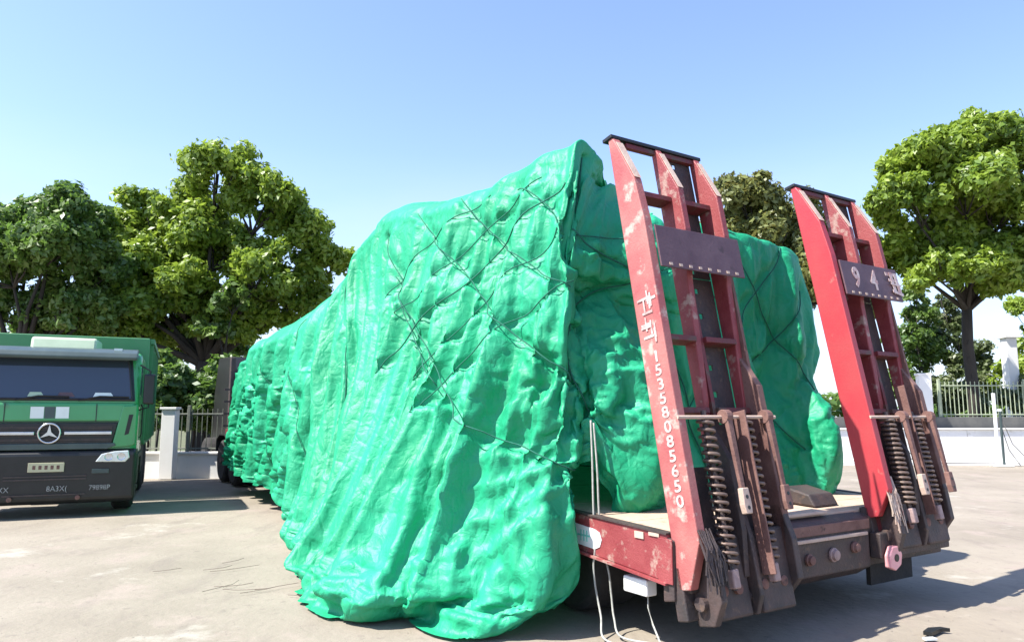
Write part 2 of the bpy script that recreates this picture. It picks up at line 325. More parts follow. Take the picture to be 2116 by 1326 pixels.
def stations():
    st = []
    def Ls(u, zr, z1, w1, z2, w2, hem, pw=1.7, w0=1.6):
        rows = [(u, w0, zr), (u, w1, z1), (u, w2, z2)]
        for f in (.2, .42, .65, .86):
            g = f**pw
            rows.append((u+(hem[0]-u)*f, w2+(hem[1]-w2)*g, z2+(hem[2]-z2)*f))
        rows.append(hem); st.append(rows)
    # left side, front to rear
    st.append([(12.5,1.6,2.7),(12.8,1.2,2.55),(13.0,1.1,2.3),(13.02,1.1,1.9),(13.02,1.1,1.6),(13.02,1.1,1.2),(13.0,1.1,1.0),(13.0,1.1,.8)])
    st.append([(12.4,1.6,2.75),(12.7,.6,2.72),(12.9,.2,2.55),(12.9,.12,2.0),(12.9,.08,1.6),(12.9,.03,1.2),(12.9,0,1.0),(12.9,0,.8)])
    Ls(12.2, 2.85, 2.85, .6, 2.72, .05, (12.1, -.04, .80), 1)
    Ls(11.5, 3.1, 3.0, .6, 2.75, .0, (11.4, -.08, .74), 1)
    Ls(11.0, 3.2, 3.22, .5, 2.90, -.06, (10.9, -.12, .70), 1)
    Ls(9.6, 3.3, 3.38, .5, 2.95, -.08, (9.5, -.13, .68), 1)
    Ls(8.3, 3.4, 3.52, .5, 2.97, -.09, (8.2, -.15, .62), 1)
    Ls(7.2, 3.5, 3.68, .5, 3.00, -.05, (6.8, -.25, .33), 2)
    Ls(6.5, 3.6, 3.80, .5, 3.12, -.08, (5.7, -.50, .15), 2)
    Ls(6.0, 3.8 , 4.06, .5, 3.5, -.10, (4.85, -.82, .02), 2)
    Ls(5.5, 4.0, 4.32, .5, 3.95, -.02, (4.2, -1.08, 0), 1.9)
    Ls(4.9, 4.0, 4.36, .45, 4.05, -.0, (3.85, -1.18, 0), 1.7)
    Ls(4.2, 3.95, 4.22, .42, 3.95, .0, (3.55, -1.25, 0), 1.6)
    Ls(3.5, 3.85, 4.06, .4, 3.84, .02, (3.15, -1.30, 0), 1.5)
    Ls(2.8, 3.75, 3.97, .4, 3.76, .03, (2.75, -1.40, 0), 1.4)
    Ls(2.2, 3.65, 4.0, .32, 3.76, .04, (2.2, -1.36, 0), 1.35)
    Ls(1.75, 3.6, 4.02, .30, 3.76, .05, (1.85, -1.02, 0), 1.35)
    # rear-left corner, flap falling from the corner towards the tied point
    C0 = lambda a, b, c, d, e, h: st.append([(2.1,1.6,3.5),(1.45,.38,3.86),(1.22,.12,3.68), a, b, c, d, h])
    C0(0,0,0,0,0,0); st.pop()
    st.append([(2.1,1.6,3.5),(1.4,.30,4.0),(1.3,.10,3.66),(1.3,.0,2.9),(1.3,-.04,2.25),(1.30,-.28,1.55),(1.3,-.66,.55),(1.35,-.92,.0)])
    st.append([(2.1,1.6,3.5),(1.3,.28,4.02),(1.2,.10,3.60),(1.2,.03,2.9),(1.2,.0,2.2),(1.2,-.22,1.6),(1.12,-.62,.55),(1.12,-.80,.0)])
    st.append([(2.1,1.6,3.5),(1.28,.28,4.02),(1.18,.06,3.45),(1.18,.05,2.85),(1.12,.06,2.2),(1.12,-.06,1.72),(1.0,-.48,.75),(1.10,-.66,.0)])
    st.append([(2.1,1.6,3.5),(1.28,.34,3.99),(1.16,.04,3.28),(1.2,.06,2.8),(1.06,.05,2.2),(1.0,-.02,1.66),(.98,-.24,1.0),(1.12,-.36,.36)])
    st.append([(2.1,1.6,3.5),(1.3,.42,3.95),(1.12,.06,3.24),(1.24,.08,2.85),(1.0,.09,2.25),(.94,.05,1.75),(.96,-.04,1.35),(1.06,-.06,1.0)])
    st.append([(2.1,1.6,3.5),(1.45,.55,3.84),(1.10,.16,3.22),(1.25,.14,2.85),(.98,.16,2.25),(.86,.12,1.85),(.92,.10,1.62),(.95,.10,1.5)])
    st.append([(2.1,1.6,3.5),(1.45,.65,3.80),(1.10,.35,3.22),(1.25,.33,2.85),(1.0,.36,2.3),(.86,.33,1.8),(.95,.30,1.42),(1.05,.28,1.22)])
    st.append([(2.1,1.6,3.5),(1.5,.9,3.72),(1.10,.7,3.22),(1.25,.7,2.8),(1.05,.7,2.2),(.9,.68,1.7),(1.0,.65,1.2),(1.1,.6,.93)])
    st.append([(2.1,1.6,3.5),(1.6,1.2,3.6),(1.12,1.15,3.22),(1.25,1.15,2.75),(1.15,1.15,2.15),(1.08,1.15,1.6),(1.05,1.12,1.1),(1.12,1.1,.82)])
    st.append([(2.1,1.6,3.5),(1.7,1.6,3.52),(1.25,1.6,3.35),(1.25,1.6,2.8),(1.22,1.6,2.2),(1.18,1.6,1.6),(1.1,1.6,1.1),(1.12,1.6,.82)])
    st.append([(2.1,1.6,3.5),(1.7,1.9,3.50),(1.25,2.0,3.44),(1.28,2.0,2.8),(1.3,2.05,2.2),(1.28,2.05,1.6),(1.15,2.0,1.1),(1.12,2.0,.82)])
    st.append([(2.1,1.7,3.5),(1.7,2.2,3.46),(1.25,2.5,3.40),(1.28,2.5,2.8),(1.33,2.45,2.25),(1.15,2.38,1.6),(1.02,2.38,1.15),(1.08,2.45,.84)])
    st.append([(2.2,1.8,3.5),(1.75,2.5,3.42),(1.28,2.95,3.36),(1.28,2.95,2.75),(1.22,2.9,2.2),(.98,2.8,1.6),(.9,2.75,1.2),(1.0,2.8,.88)])
    st.append([(2.4,1.8,3.5),(1.9,2.8,3.40),(1.4,3.25,3.32),(1.35,3.25,2.7),(1.15,3.1,2.15),(.86,2.98,1.62),(.97,2.85,1.12),(1.2,2.75,.88)])
    st.append([(2.8,1.7,3.5),(2.2,2.95,3.38),(1.7,3.38,3.25),(1.6,3.42,2.6),(1.35,3.38,2.1),(1.15,3.3,1.6),(1.3,3.1,1.1),(1.4,2.95,.9)])
    for u, zr in ((2.4, 3.6), (3.5, 3.85), (5.2, 4.0), (6.4, 3.6), (9, 3.3), (11.5, 3.05), (12.4, 2.75)):
        st.append([(u,1.6,zr),(u,2.8,min(zr, 3.4)),(u,3.2,min(zr,3.2)-.1),(u,3.28,2.6),(u,3.28,2.1),(u,3.27,1.6),(u,3.26,1.1),(u,3.26,.7)])
    st.append([(12.5,1.6,2.7),(12.9,2.3,2.5),(13.0,2.4,2.3),(13.02,2.4,1.9),(13.02,2.4,1.6),(13.02,2.4,1.2),(13.0,2.4,1.0),(13.0,2.4,.8)])
    st.append([(12.5,1.6,2.7),(12.8,1.2,2.55),(13.0,1.1,2.3),(13.02,1.1,1.9),(13.02,1.1,1.6),(13.02,1.1,1.2),(13.0,1.1,1.0),(13.0,1.1,.8)])
    return np.array(st, float)

NETS = [
    [(0.89, -0.02, 3.67), (1.96, -0.02, 3.13), (3.07, -0.02, 2.54), (3.95, -0.02, 1.55)],
    [(1.07, -0.02, 3.19), (1.88, -0.02, 2.63), (2.85, -0.02, 1.84)],
    [(1.08, -0.02, 2.71), (1.88, -0.02, 2.06), (2.56, -0.02, 1.37)],
    [(1.5, -0.02, 3.71), (2.68, -0.02, 3.17), (3.98, -0.02, 2.42)],
    [(2.31, -0.02, 3.75), (3.42, -0.02, 3.42), (4.54, -0.02, 2.82)],
    [(3.92, -0.02, 3.95), (2.39, -0.02, 2.84), (1.08, -0.02, 1.85)],
    [(2.89, -0.02, 3.83), (1.88, -0.02, 3.11), (1.06, -0.02, 2.63)],
    [(4.15, -0.02, 3.22), (2.76, -0.02, 2.31), (1.38, -0.02, 1.39)],
    [(1.96, -0.02, 3.73), (1.05, -0.02, 3.11)],
    [(4.73, -0.02, 3.81), (3.39, -0.02, 2.63), (2.38, -0.02, 1.73)],
    [(1.3,.3,3.86),(1.12,.1,3.2),(1.2,.08,2.6),(.95,.05,2.0),(.93,.08,1.55)],
    [(1.1,.1,3.2),(1.25,.9,2.8),(1.1,1.3,1.9),(1.1,1.6,1.0)], [(1.2,.1,2.3),(1.2,1.0,2.9),(1.3,2.0,3.35)], [(1.2,1.2,1.6),(1.25,2.1,2.6),(1.3,2.9,3.3)],
    [(1.25,2.0,3.4),(1.3,2.5,2.7),(1.0,3.1,1.9)], [(1.2,1.7,2.9),(1.3,2.3,2.1),(1.0,2.9,1.3)], [(1.1,1.8,1.5),(1.3,2.5,2.3),(1.3,3.2,3.0)],
    [(1.1,.1,3.15),(1.12,1.2,3.2),(1.25,2.2,3.35)],
    [(6.0,.5,4.05),(5.8,-.1,3.3),(5.3,-.3,2.0),(4.9,-.7,1.0)], [(8.5,.4,3.5),(7.6,0,2.4),(7.0,-.1,1.0)], [(10.5,.4,3.3),(9.6,0,2.2),(9.0,-.05,.8)]]
SIM = (260, 110, 45)
def build_tarp():
    ST = stations(); K = len(ST)
    chord = np.linalg.norm(ST[1:, 2:]-ST[:-1, 2:], axis=2).mean(1)+.02
    s = np.concatenate([[0], np.cumsum(chord)])
    dens = lambda q: 1.0
    # finer columns where the cloth shows near
    near = (ST[:, 4, 0] < 6.8).astype(float); near[-9:] = 0; near = near*.7+.6
    wgt = .5*(near[1:]+near[:-1])*chord; ws = np.concatenate([[0], np.cumsum(wgt)])
    NS, NT = 840, 260
    q = np.interp(np.linspace(0, ws[-1], NS), ws, s)
    A = hermite(ST, s, q)                                  # NS,8,3
    rows = np.array([0, .22, .32, .45, .6, .75, .89, 1.0])
    tq = np.linspace(0, 1, NT)
    B = hermite(A.transpose(1, 0, 2), rows, tq).transpose(1, 0, 2)   # NS,NT,3
    ss = q[:, None]*np.ones((1, NT)); tt = tq[None]*np.ones((NS, 1))
    # smooth base along s a little
    for _ in range(5): B[1:-1] = .5*B[1:-1] + .25*(B[:-2]+B[2:])
    def normals(P):
        du = np.gradient(P, axis=0); dv = np.gradient(P, axis=1); n = np.cross(du, dv); l = np.linalg.norm(n, axis=2, keepdims=True)
        return n/np.maximum(l, 1e-9)
    N = normals(B)
    cen = np.array([6.5, 1.6, 1.5]); sign = np.sign(np.median(((B-cen)*N).sum(2)*1.0)); N = N*sign
    # long hanging folds: ridged noise stretched down the cloth, leaning forward with height
    drift = ss + (1-tt)*(.9*np.clip((11-ss)/6, -.5, 1))*-.9
    def facet(x, y, sd, kap=.75, gr=.8):
        # upper envelope of tilted caps: piecewise smooth with sharp creases, like stiff sheet
        rr = np.random.RandomState(sd); G = rr.rand(64, 64, 5); best = np.full(x.shape, -9.)
        xi = np.floor(x).astype(int); yi = np.floor(y).astype(int)
        for a in (-1, 0, 1):
            for b in (-1, 0, 1):
                g = G[(xi+a) % 64, (yi+b) % 64]; dx = x-(xi+a+g[..., 0]); dy = y-(yi+b+g[..., 1])
                best = np.maximum(best, .35*g[..., 2]+gr*(g[..., 3]-.5)*dx+gr*(g[..., 4]-.5)*dy-kap*(dx*dx+dy*dy))
        return best
    def ridged(x, y, sd):
        v = vnoise(x, y, sd); return (1-np.abs(2*v-1))**1.6
    env = np.clip((tt-.22)/.26, 0, 1)
    fr = np.clip((7.0-ss)/1.5, 0, 1)
    tri = lambda x, y, sd: np.abs(2*vnoise(x, y, sd)-1)**.8
    wx = ss + .25*vnoise(ss*1.5+9, tt*3+4, 31) ; lean = ss + (tt-.5)*(1.5*fr+.5)
    fold = (.28-.15*fr)*(ridged(drift*1.05+10, tt*.8+3, 1)-.4) + .13*(ridged(drift*2.6+30, tt*1.2+5, 2)-.4) + (.06+.02*fr)*(ridged(lean*5.5+60, tt*1.6+9, 5)-.4) + .026*(ridged(drift*12+90, tt*1.8+9, 15)-.4)
    TL = 4.2*tt
    fac = .045*(facet(wx*1.2+.5*TL, TL*.5+2, 41, .45, 1.1)-.1) - .028*(facet(wx*2.1-.4*TL+7, TL*.8+4, 42, .45, 1.1)-.1)
    big = np.clip((ss-5)/1.5, 0, 1)*np.clip((np.interp(1.0, [0, 1], [0, 1])*19.2-ss)/1.0, 0, 1)
    # rear face and far side stay tighter
    u0 = B[..., 0]; rearness = np.clip((1.35-u0)/.15, 0, 1)*np.clip((B[..., 1]-.05)/.2, 0, 1)
    amp = env*(.45+.75*big)*(1-.6*rearness)
    lift = np.clip(B[..., 2]/.25, .25, 1)
    fenv = np.clip((tt-.08)/.2, 0, 1)*(1-.45*rearness)
    # creases that radiate from the tied corner
    tie = np.array([.95, .10, 1.5]); si = np.argmin(np.linalg.norm(ST[:, 7]-tie, axis=1)); sT = s[si]
    ra = np.sqrt((ss-sT)**2+(B[..., 2]-1.55)**2+1e-4); th = np.arctan2(1.6-B[..., 2], sT-ss)
    rad = .09*(ridged(th*5.5+20, ra*.7+3, 51)-.4)*np.exp(-ra/1.3)*np.clip(ra/.35, 0, 1)*(ss < sT)*np.clip((1.9-B[..., 2])/.5, 0, 1)
    crA = np.exp(-(((u0-1.0)/.55)**2 + ((B[..., 1]-.3)/.8)**2 + ((B[..., 2]-1.95)/.5)**2)) + .7*np.exp(-(((B[..., 1]+.05)/.5)**2 + ((u0-1.9)/.8)**2 + ((B[..., 2]-1.9)/.45)**2)) + .4*np.exp(-(((B[..., 1]-3.1)/.6)**2 + ((u0-1.)/.7)**2 + ((B[..., 2]-1.6)/.6)**2))
    crA = np.clip(crA, 0, 1)
    cf = crA*(.11*(facet(wx*3.0+.8*TL, TL*2.2+2, 61, .5, 1.5)-.1) - .08*(facet(wx*4.6-.6*TL+7, TL*3.6+4, 62, .5, 1.5)-.1))
    P = B + N*(fold*amp*lift + fac*fenv*lift + rad + cf)[..., None]
    P[..., 2] = np.maximum(P[..., 2], .012 + .02*vnoise(ss*6, tt*40, 8))
    base0 = P.copy(); NB_ = lambda X: normals(X)*sign
    crum = np.exp(-(((u0-1.0)/.6)**2 + ((B[..., 1]-.3)/.8)**2 + ((B[..., 2]-1.95)/.6)**2))
    crum2 = .6*np.exp(-(((B[..., 1]+.0)/.9)**2 + ((u0-2.0)/.8)**2 + ((B[..., 2]-2.0)/.55)**2))
    crum3 = .6*np.exp(-(((B[..., 1]-3.1)/.6)**2 + ((u0-1.)/.7)**2 + ((B[..., 2]-1.6)/.6)**2))
    cr0 = np.clip(crum+crum2+crum3, 0, 1)
    low0 = np.clip((1.3-B[..., 2])/1.0, 0, 1)*(B[..., 1] < .05)
    def relax(base, P, ex, ey, iters, maxd, g, bk, fixrows=1):
        tmax = np.where((base[..., 2:] < .25) & (base[..., 1:2] < -.1), .04, .11).astype(np.float32)
        n1, n2 = base.shape[:2]; base = base.astype(np.float32); P = P.astype(np.float32)
        NBl = (normals(base)*sign).astype(np.float32)
        e3 = dict(h=ex, v=ey, d=.5*(ex+ey))
        cons = []
        for di, dj, e, k, one in ((1, 0, 'h', .9, 0), (0, 1, 'v', .95, 0), (1, 1, 'd', .35, 0), (1, -1, 'd', .35, 0), (4, 0, 'h', bk, 1), (0, 4, 'v', bk, 1), (2, 0, 'h', bk*.6, 1), (0, 2, 'v', bk*.6, 1)):
            A0 = slice(0, n1-di); B0 = slice(di, n1)
            A1 = slice(max(0, -dj), n2-max(0, dj)); B1 = slice(max(0, dj), n2+min(0, dj))
            Rr = np.linalg.norm(base[B0, B1]-base[A0, A1], axis=2)*(e3[e][A0, A1] if not one else 1+(e3[e][A0, A1]-1)*(.2 if di+dj == 4 else .45))
            if e == 'd':
                hx = np.linalg.norm(base[1:, :]-base[:-1, :], axis=2)*ex[:-1]; vy = np.linalg.norm(base[:, 1:]-base[:, :-1], axis=2)*ey[:, :-1]
                f_ = np.sqrt(hx[:, :-1]**2+vy[:-1]**2)/np.sqrt((hx[:, :-1]/ex[:-1, :-1])**2+(vy[:-1]/ey[:-1, :-1])**2)
                Rr = np.linalg.norm(base[B0, B1]-base[A0, A1], axis=2)*f_
            cons.append((di, dj, Rr.astype(np.float32), k, one))
        fx = np.ones((n1, n2, 1), np.float32); fx[:, :fixrows] = 0; fx[0] = fx[-1] = 0
        fx[np.linalg.norm(base-tie, axis=2) < .06] = 0
        V = np.zeros_like(P)
        def proj(Pn, A0, A1, B0, B1, Rr, k, one):
            a = Pn[A0, A1]; b = Pn[B0, B1]; d = b-a; l = np.sqrt((d*d).sum(2))+1e-9
            q_ = (l-Rr)/l*.5*k
            if one: q_ = np.minimum(q_, 0)
            c = d*q_[..., None]; Pn[A0, A1] += c*fx[A0, A1]; Pn[B0, B1] -= c*fx[B0, B1]
        for it in range(iters):
            V *= .88; V[..., 2] -= g; Pn = P + V*fx
            for di, dj, Rr, k, one in cons:
                if di and dj or di+dj > 1:
                    A0 = slice(0, n1-di); B0 = slice(di, n1); A1 = slice(max(0, -dj), n2-max(0, dj)); B1 = slice(max(0, dj), n2+min(0, dj))
                    proj(Pn, A0, A1, B0, B1, Rr, k*.55, one); continue
                for par in (0, 1):
                    if di: n = len(range(par, n1-1, 2)); proj(Pn, slice(par, n1-1, 2), slice(0, n2), slice(par+1, par+1+2*n, 2), slice(0, n2), Rr[par::2][:n], k, one)
                    else: n = len(range(par, n2-1, 2)); proj(Pn, slice(0, n1), slice(par, n2-1, 2), slice(0, n1), slice(par+1, par+1+2*n, 2), Rr[:, par::2][:, :n], k, one)
            off = Pn-base; nd = (off*NBl).sum(2, keepdims=True)
            Pn += NBl*(np.clip(nd, -.03, maxd)-nd)
            tang = off-NBl*nd; tl = np.sqrt((tang*tang).sum(2, keepdims=True)); Pn -= tang*np.clip(1-tmax/np.maximum(tl, 1e-6), 0, 1)
            Pn[..., 2] = np.maximum(Pn[..., 2], .012)
            V = Pn-P; P = Pn
        return P
    def level(base, st, sx, sy, disp, exf, eyf, iters, maxf, g, bk, cap=True):
        ci = np.unique(np.append(np.arange(0, NS, st), NS-1)); cj = np.linspace(0, NT-1, max(20, NT//st)).astype(int); g_ = np.ix_(ci, cj)
        cb = base[g_]; c_ = cr0[g_]; l_ = low0[g_]; a_ = ss[g_]; t_ = tt[g_]
        Nc = normals(cb)*sign
        E_ = np.clip((t_-.10)/.22, 0, 1); F_ = np.clip((7-a_)/1.5, 0, 1)
        P0 = cb + Nc*(E_*disp[0]*(vnoise((a_+(.5+.4*F_)*t_)*sx+5, t_*sy+7, 21+st)-.4) + disp[1]*c_*(vnoise(a_*sx+t_*5+5, t_*sy*1.6+7, 22+st)-.4))[..., None]
        Pc = relax(cb, P0, 1+(exf(c_, l_)-1)*E_, 1+(eyf(c_, l_)-1)*E_-.010*(1-c_), iters, (maxf(c_, l_)*(.06+.94*E_)*(1-.45*F_))[..., None], g, bk)
        if st == 1: return Pc.astype(float)
        D = Pc-cb
        tmp = np.stack([hermite(D[:, k].astype(float), ci.astype(float), np.arange(NS).astype(float)) for k in range(len(cj))], 1)
        D2 = hermite(tmp.transpose(1, 0, 2), cj.astype(float), np.arange(NT).astype(float)).transpose(1, 0, 2)
        o = base+D2; o[..., 2] = np.maximum(o[..., 2], .012); return o
    b1 = level(base0, 5, 4, 1.6, (.07, .10), lambda c, l: 1.06+.05*c, lambda c, l: .998+.06*c, SIM[0], lambda c, l: .12+.13*c, .0010, .35)
    b2 = level(b1, 2, 9, 3.5, (.03, .05), lambda c, l: 1.03+.05*c, lambda c, l: 1.0+.035*c, SIM[1], lambda c, l: .07+.05*c, .0006, .3)
    global NET_IJ
    NET_IJ = []; groove = np.zeros((NS, NT)); TLm = 4.2*tt
    for rp in NETS:
        ij = []
        for q3 in rp:
            d = ((b2-np.array(q3))**2*np.array([1, .4, 1])).sum(2); ij.append(np.unravel_index(np.argmin(d), d.shape))
        NET_IJ.append(ij)
        for (i0, j0), (i1, j1) in zip(ij, ij[1:]):
            x0, y0, x1, y1 = ss[i0, 0], TLm[0, j0], ss[i1, 0], TLm[0, j1]; dx, dy = x1-x0, y1-y0; L2 = dx*dx+dy*dy+1e-9
            # straight in index space, so measure there
            fi = np.clip(((ss-x0)*dx+(TLm-y0)*dy)/L2, 0, 1); d = np.sqrt((ss-x0-fi*dx)**2+(TLm-y0-fi*dy)**2)
            groove = np.maximum(groove, np.exp(-(d/.045)**2)*1.0+.35*np.exp(-(d/.16)**2))
    b2 = b2 - normals(b2)*sign*(.032*groove)[..., None]; b2[..., 2] = np.maximum(b2[..., 2], .012)
    base = b2; P = level(b2, 1, 22, 5, (.010, .012), lambda c, l: 1.018+.012*c, lambda c, l: 1.002+.02*c, SIM[2], lambda c, l: .03+.02*c, .0003, .25)
    # stiff sheet: ridges of the buckles are tighter than the hollows
    Q = P.copy()
    for _ in range(14): Q[1:-1] = .5*Q[1:-1]+.25*(Q[:-2]+Q[2:]); Q[:, 1:-1] = .5*Q[:, 1:-1]+.25*(Q[:, :-2]+Q[:, 2:])
    hp = ((P-Q)*NB_(P)).sum(2); hp = np.clip(hp, -.03, .03); k_ = np.clip((tt-.06)/.1, 0, 1)
    P = P + NB_(P)*(hp*k_*(.12+.6*np.clip((8.2-ss)/2, 0, 1)))[..., None]
    P[..., 2] = np.maximum(P[..., 2], .012)
    NF = normals(P)*sign
    wpos = lambda X: np.array(ORG)[None, None] + X[..., :1]*np.array(U) + X[..., 1:2]*np.array(W) + X[..., 2:]*np.array(Z)
    Pw = wpos(P); idx = np.arange(NS*NT).reshape(NS, NT)
    f = np.stack([idx[:-1, :-1], idx[1:, :-1], idx[1:, 1:], idx[:-1, 1:]], -1).reshape(-1, 4)
    o = mesh_np('tarpaulin', Pw.reshape(-1, 3), f, M_tarp, smooth=True)
    tag(o, 'huge bright green tarpaulin draped over the load on the trailer and spilling onto the ground', 'tarpaulin')
    return P, NF, q, tq, base
TP, TN, TQ, TT, TB = build_tarp()

TPW = (np.array(ORG)[None, None]+TP[..., :1]*np.array(U)+TP[..., 1:2]*np.array(W)+TP[..., 2:]*np.array(Z)).astype(np.float32)
def tarp_pt(u, w, z, off=.02, region=None):
    """nearest cloth point to a place given in trailer coordinates"""
    d = (TP[..., 0]-u)**2 + (TP[..., 1]-w)**2 + (TP[..., 2]-z)**2
    i, j = np.unravel_index(np.argmin(d), d.shape)
    p = TP[i, j] + TN[i, j]*off
    return T3(*p)
def cloth_rope(parent, ij, r=.0065, name='rope', m=None):
    raw = []; nor = []
    for (i0, j0), (i1, j1) in zip(ij, ij[1:]):
        n = int(max(abs(i1-i0), abs(j1-j0))/1.5)+2
        for k in range(n):
            t = k/n; sx_ = TQ[i0]+(TQ[i1]-TQ[i0])*t; a = int(np.clip(np.searchsorted(TQ, sx_), 0, len(TQ)-1)); b = int(round(j0+(j1-j0)*t)); raw.append(TPW[a, b]); nor.append(TN[a, b])
    raw = np.array(raw, float); nor = np.array(nor, float); nor = nor[:, :1]*np.array(U)+nor[:, 1:2]*np.array(W)+nor[:, 2:]*np.array(Z)
    for _ in range(12): nor[1:-1] = (nor[:-2]+2*nor[1:-1]+nor[2:])/4
    nor /= np.linalg.norm(nor, axis=1, keepdims=True)
    # rope rides over the ridges and spans small hollows: take an outer envelope, then smooth
    h = np.zeros(len(raw)); c0 = raw.copy()
    for _ in range(30): c0[1:-1] = (c0[:-2]+2*c0[1:-1]+c0[2:])/4
    hh = ((raw-c0)*nor).sum(1); env_ = hh.copy()
    for k in range(len(hh)): env_[k] = hh[max(0, k-4):k+5].max()
    for _ in range(6): env_[1:-1] = (env_[:-2]+2*env_[1:-1]+env_[2:])/4
    P = c0+nor*(np.maximum(env_, hh)+.014)[:, None]
    for _ in range(2): P[1:-1] = (P[:-2]+2*P[1:-1]+P[2:])/4
    P = P[::2]
    return MB().tube([tuple(p) for p in P], r, 5).build(name, m or M_netrope, parent, smooth=True)

net = empty('rope_net', T3(1.5, 0, 0)); tag(net, 'dark rope netting lashed in diamonds over the rear corner of the green tarpaulin', 'rope net')
net_inv = net.matrix_world.inverted()
def netrope(pts, **k):
    o = cloth_rope(net, pts, **k); o.location = -net.location; return o
for ij_ in NET_IJ: netrope(ij_, r=.0075 if len(ij_) > 3 else .006)

def free_rope(name, pts, r, label, m=M_rope, cat='rope'):
    c = [Vector(p) for p in pts]; P = []
    for i in range(len(c)-1):
        p0, p1, p2, p3 = c[max(i-1, 0)], c[i], c[i+1], c[min(i+2, len(c)-1)]
        for k in range(8):
            t = k/8; P.append(.5*((2*p1)+(p2-p0)*t+(2*p0-5*p1+4*p2-p3)*t*t+(3*p1-p0-3*p2+p3)*t**3))
    P.append(c[-1]); org = P[0].copy()
    o = MB().tube([p-org for p in P], r, 6).build(name, m, smooth=True); o.location = org
    return tag(o, label, cat)
free_rope('tie_rope', [T3(.93,.08,1.52), T3(.88,.05,1.2), T3(.85,.03,.85), T3(.80,0,.6), T3(.82,.0,.45), T3(.80,0,.3), T3(.72,-.02,.12), T3(.6,-.1,.012), T3(.35,-.12,.012)], .008, 'left one of two thin pale ropes hanging from the tied tarpaulin corner to the ground')
free_rope('tie_rope', [T3(.92,.10,1.50), T3(.86,.08,1.15), T3(.83,.07,.8), T3(.79,.08,.55), T3(.74,.08,.4), T3(.73,.09,.25), T3(.68,.07,.1), T3(.55,.02,.012), T3(.3,.1,.012)], .008, 'right one of two thin pale ropes hanging from the tied tarpaulin corner to the ground')

# ------------------------------------------------------------ trailer
TM = Matrix(((U.x, W.x, 0, ORG.x), (U.y, W.y, 0, ORG.y), (0, 0, 1, 0), (0, 0, 0, 1)))
# local x = forward (u), y = right (w), z = up. u x w points down, so a plain rotation needs y mirrored: use points instead
class TMB(MB):
    def __init__(s, fn=None): super().__init__(); s.fn = fn or (lambda p: T3(*p))
    def build(s, name, m, parent=None, **k):
        for v in s.bm.verts: v.co = s.fn(v.co)
        if parent is not None:
            q = parent
            off = Vector((0, 0, 0))
            while q: off += q.location; q = q.parent
            for v in s.bm.verts: v.co -= off
        return super().build(name, m, parent, **k)
TW = 3.3
tr = empty('lowbed_trailer', T3(0, TW/2, 0)); tag(tr, 'red lowbed trailer with two raised loading ramps carrying the green covered load', 'trailer')
# deck plates (rear apron slopes down to the ramps)
for k in range(6):
    u0, u1 = .101+k*.423, .101+(k+1)*.423-.008
    zt = lambda u: .78+.055*min(u/1.4, 1)
    b = TMB(); b.hexa([(u0,.07,zt(u0)-.03),(u1,.07,zt(u1)-.03),(u1,TW-.07,zt(u1)-.03),(u0,TW-.07,zt(u0)-.03),(u0,.07,zt(u0)),(u1,.07,zt(u1)),(u1,TW-.07,zt(u1)),(u0,TW-.07,zt(u0))])
    b.build('deck_plate', M_deck, tr, bevel=.004)
b = TMB(); b.box(.11, 2.65, .08, TW-.08, .70, .742); b.build('leak_block_sheet', M_darksteel, tr)  # added sheet that keeps sun from leaking through the deck plate joints
b = TMB(); b.box(2.66, 10.6, .07, TW-.07, .805, .835); b.build('main_deck', M_deck, tr)
for side in (0, 1):
    w0, w1 = (0, .066) if side == 0 else (TW-.066, TW)
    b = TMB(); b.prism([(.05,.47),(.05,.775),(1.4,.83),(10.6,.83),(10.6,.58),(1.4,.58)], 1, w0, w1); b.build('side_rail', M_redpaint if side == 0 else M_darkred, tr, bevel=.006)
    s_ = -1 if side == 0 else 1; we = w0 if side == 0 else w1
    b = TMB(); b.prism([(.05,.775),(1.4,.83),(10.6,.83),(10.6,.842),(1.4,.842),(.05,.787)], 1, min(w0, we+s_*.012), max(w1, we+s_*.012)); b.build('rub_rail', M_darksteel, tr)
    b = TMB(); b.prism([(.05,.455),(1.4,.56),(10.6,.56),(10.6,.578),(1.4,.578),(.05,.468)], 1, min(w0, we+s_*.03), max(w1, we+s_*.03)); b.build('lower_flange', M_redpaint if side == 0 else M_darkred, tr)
# cap post where rail ends and small tan wear plates
b = TMB(); b.box(.0, .13, -.012, -.002, .465, .75); b.build('rail_end_plate', M_redpaint, tr, bevel=.003)
b = TMB(); b.box(.27, .36, -.009, -.002, .72, .765); b.build('wear_plate', M_tan, tr)
b = TMB(); b.box(.12, .22, -.009+.0, -.002, .752, .775); b.build('wear_plate', M_tan, tr)
# reflective sticker
def sticker():
    b = TMB(); pts = [(1.25,.61),(.80,.575),(.74,.60),(.72,.65),(.74,.70),(.80,.72),(1.25,.76)]
    b.prism(pts, 1, -.006, -.001); o = b.build('reflective_sticker', M_white, tr)
    M_teal = mat('teal_print', (.12, .5, .42), (.2, .6, .5), rough=.5)
    for i in range(3):
        x = .88+.035*i; b = TMB(); b.box(x, x+.012, -.009, -.0065, .62, .70); b.build('sticker_print', M_teal, o).location = (0,0,0)
    b = TMB(); b.box(.85, 1.0, -.0095, -.0066, .655, .668); b.build('sticker_print', M_teal, o)
sticker()
b = TMB(); b.box(.22, .26, 2.55, 3.2, .12, .75); b.build('tyre_stand_in', M_rubber, tr)  # black slab added in place of the dark tyre under the deck
# under-frame
for w in (.75, 1.55, 2.35):
    b = TMB(); b.box(.2, 11.5, w, w+.12, .42, .775); b.build('chassis_beam', M_darksteel, tr)
for k in range(10):
    b = TMB(); b.box(.6+k*1.05, .68+k*1.05, .07, TW-.07, .60, .76); b.build('cross_member', M_darksteel, tr)
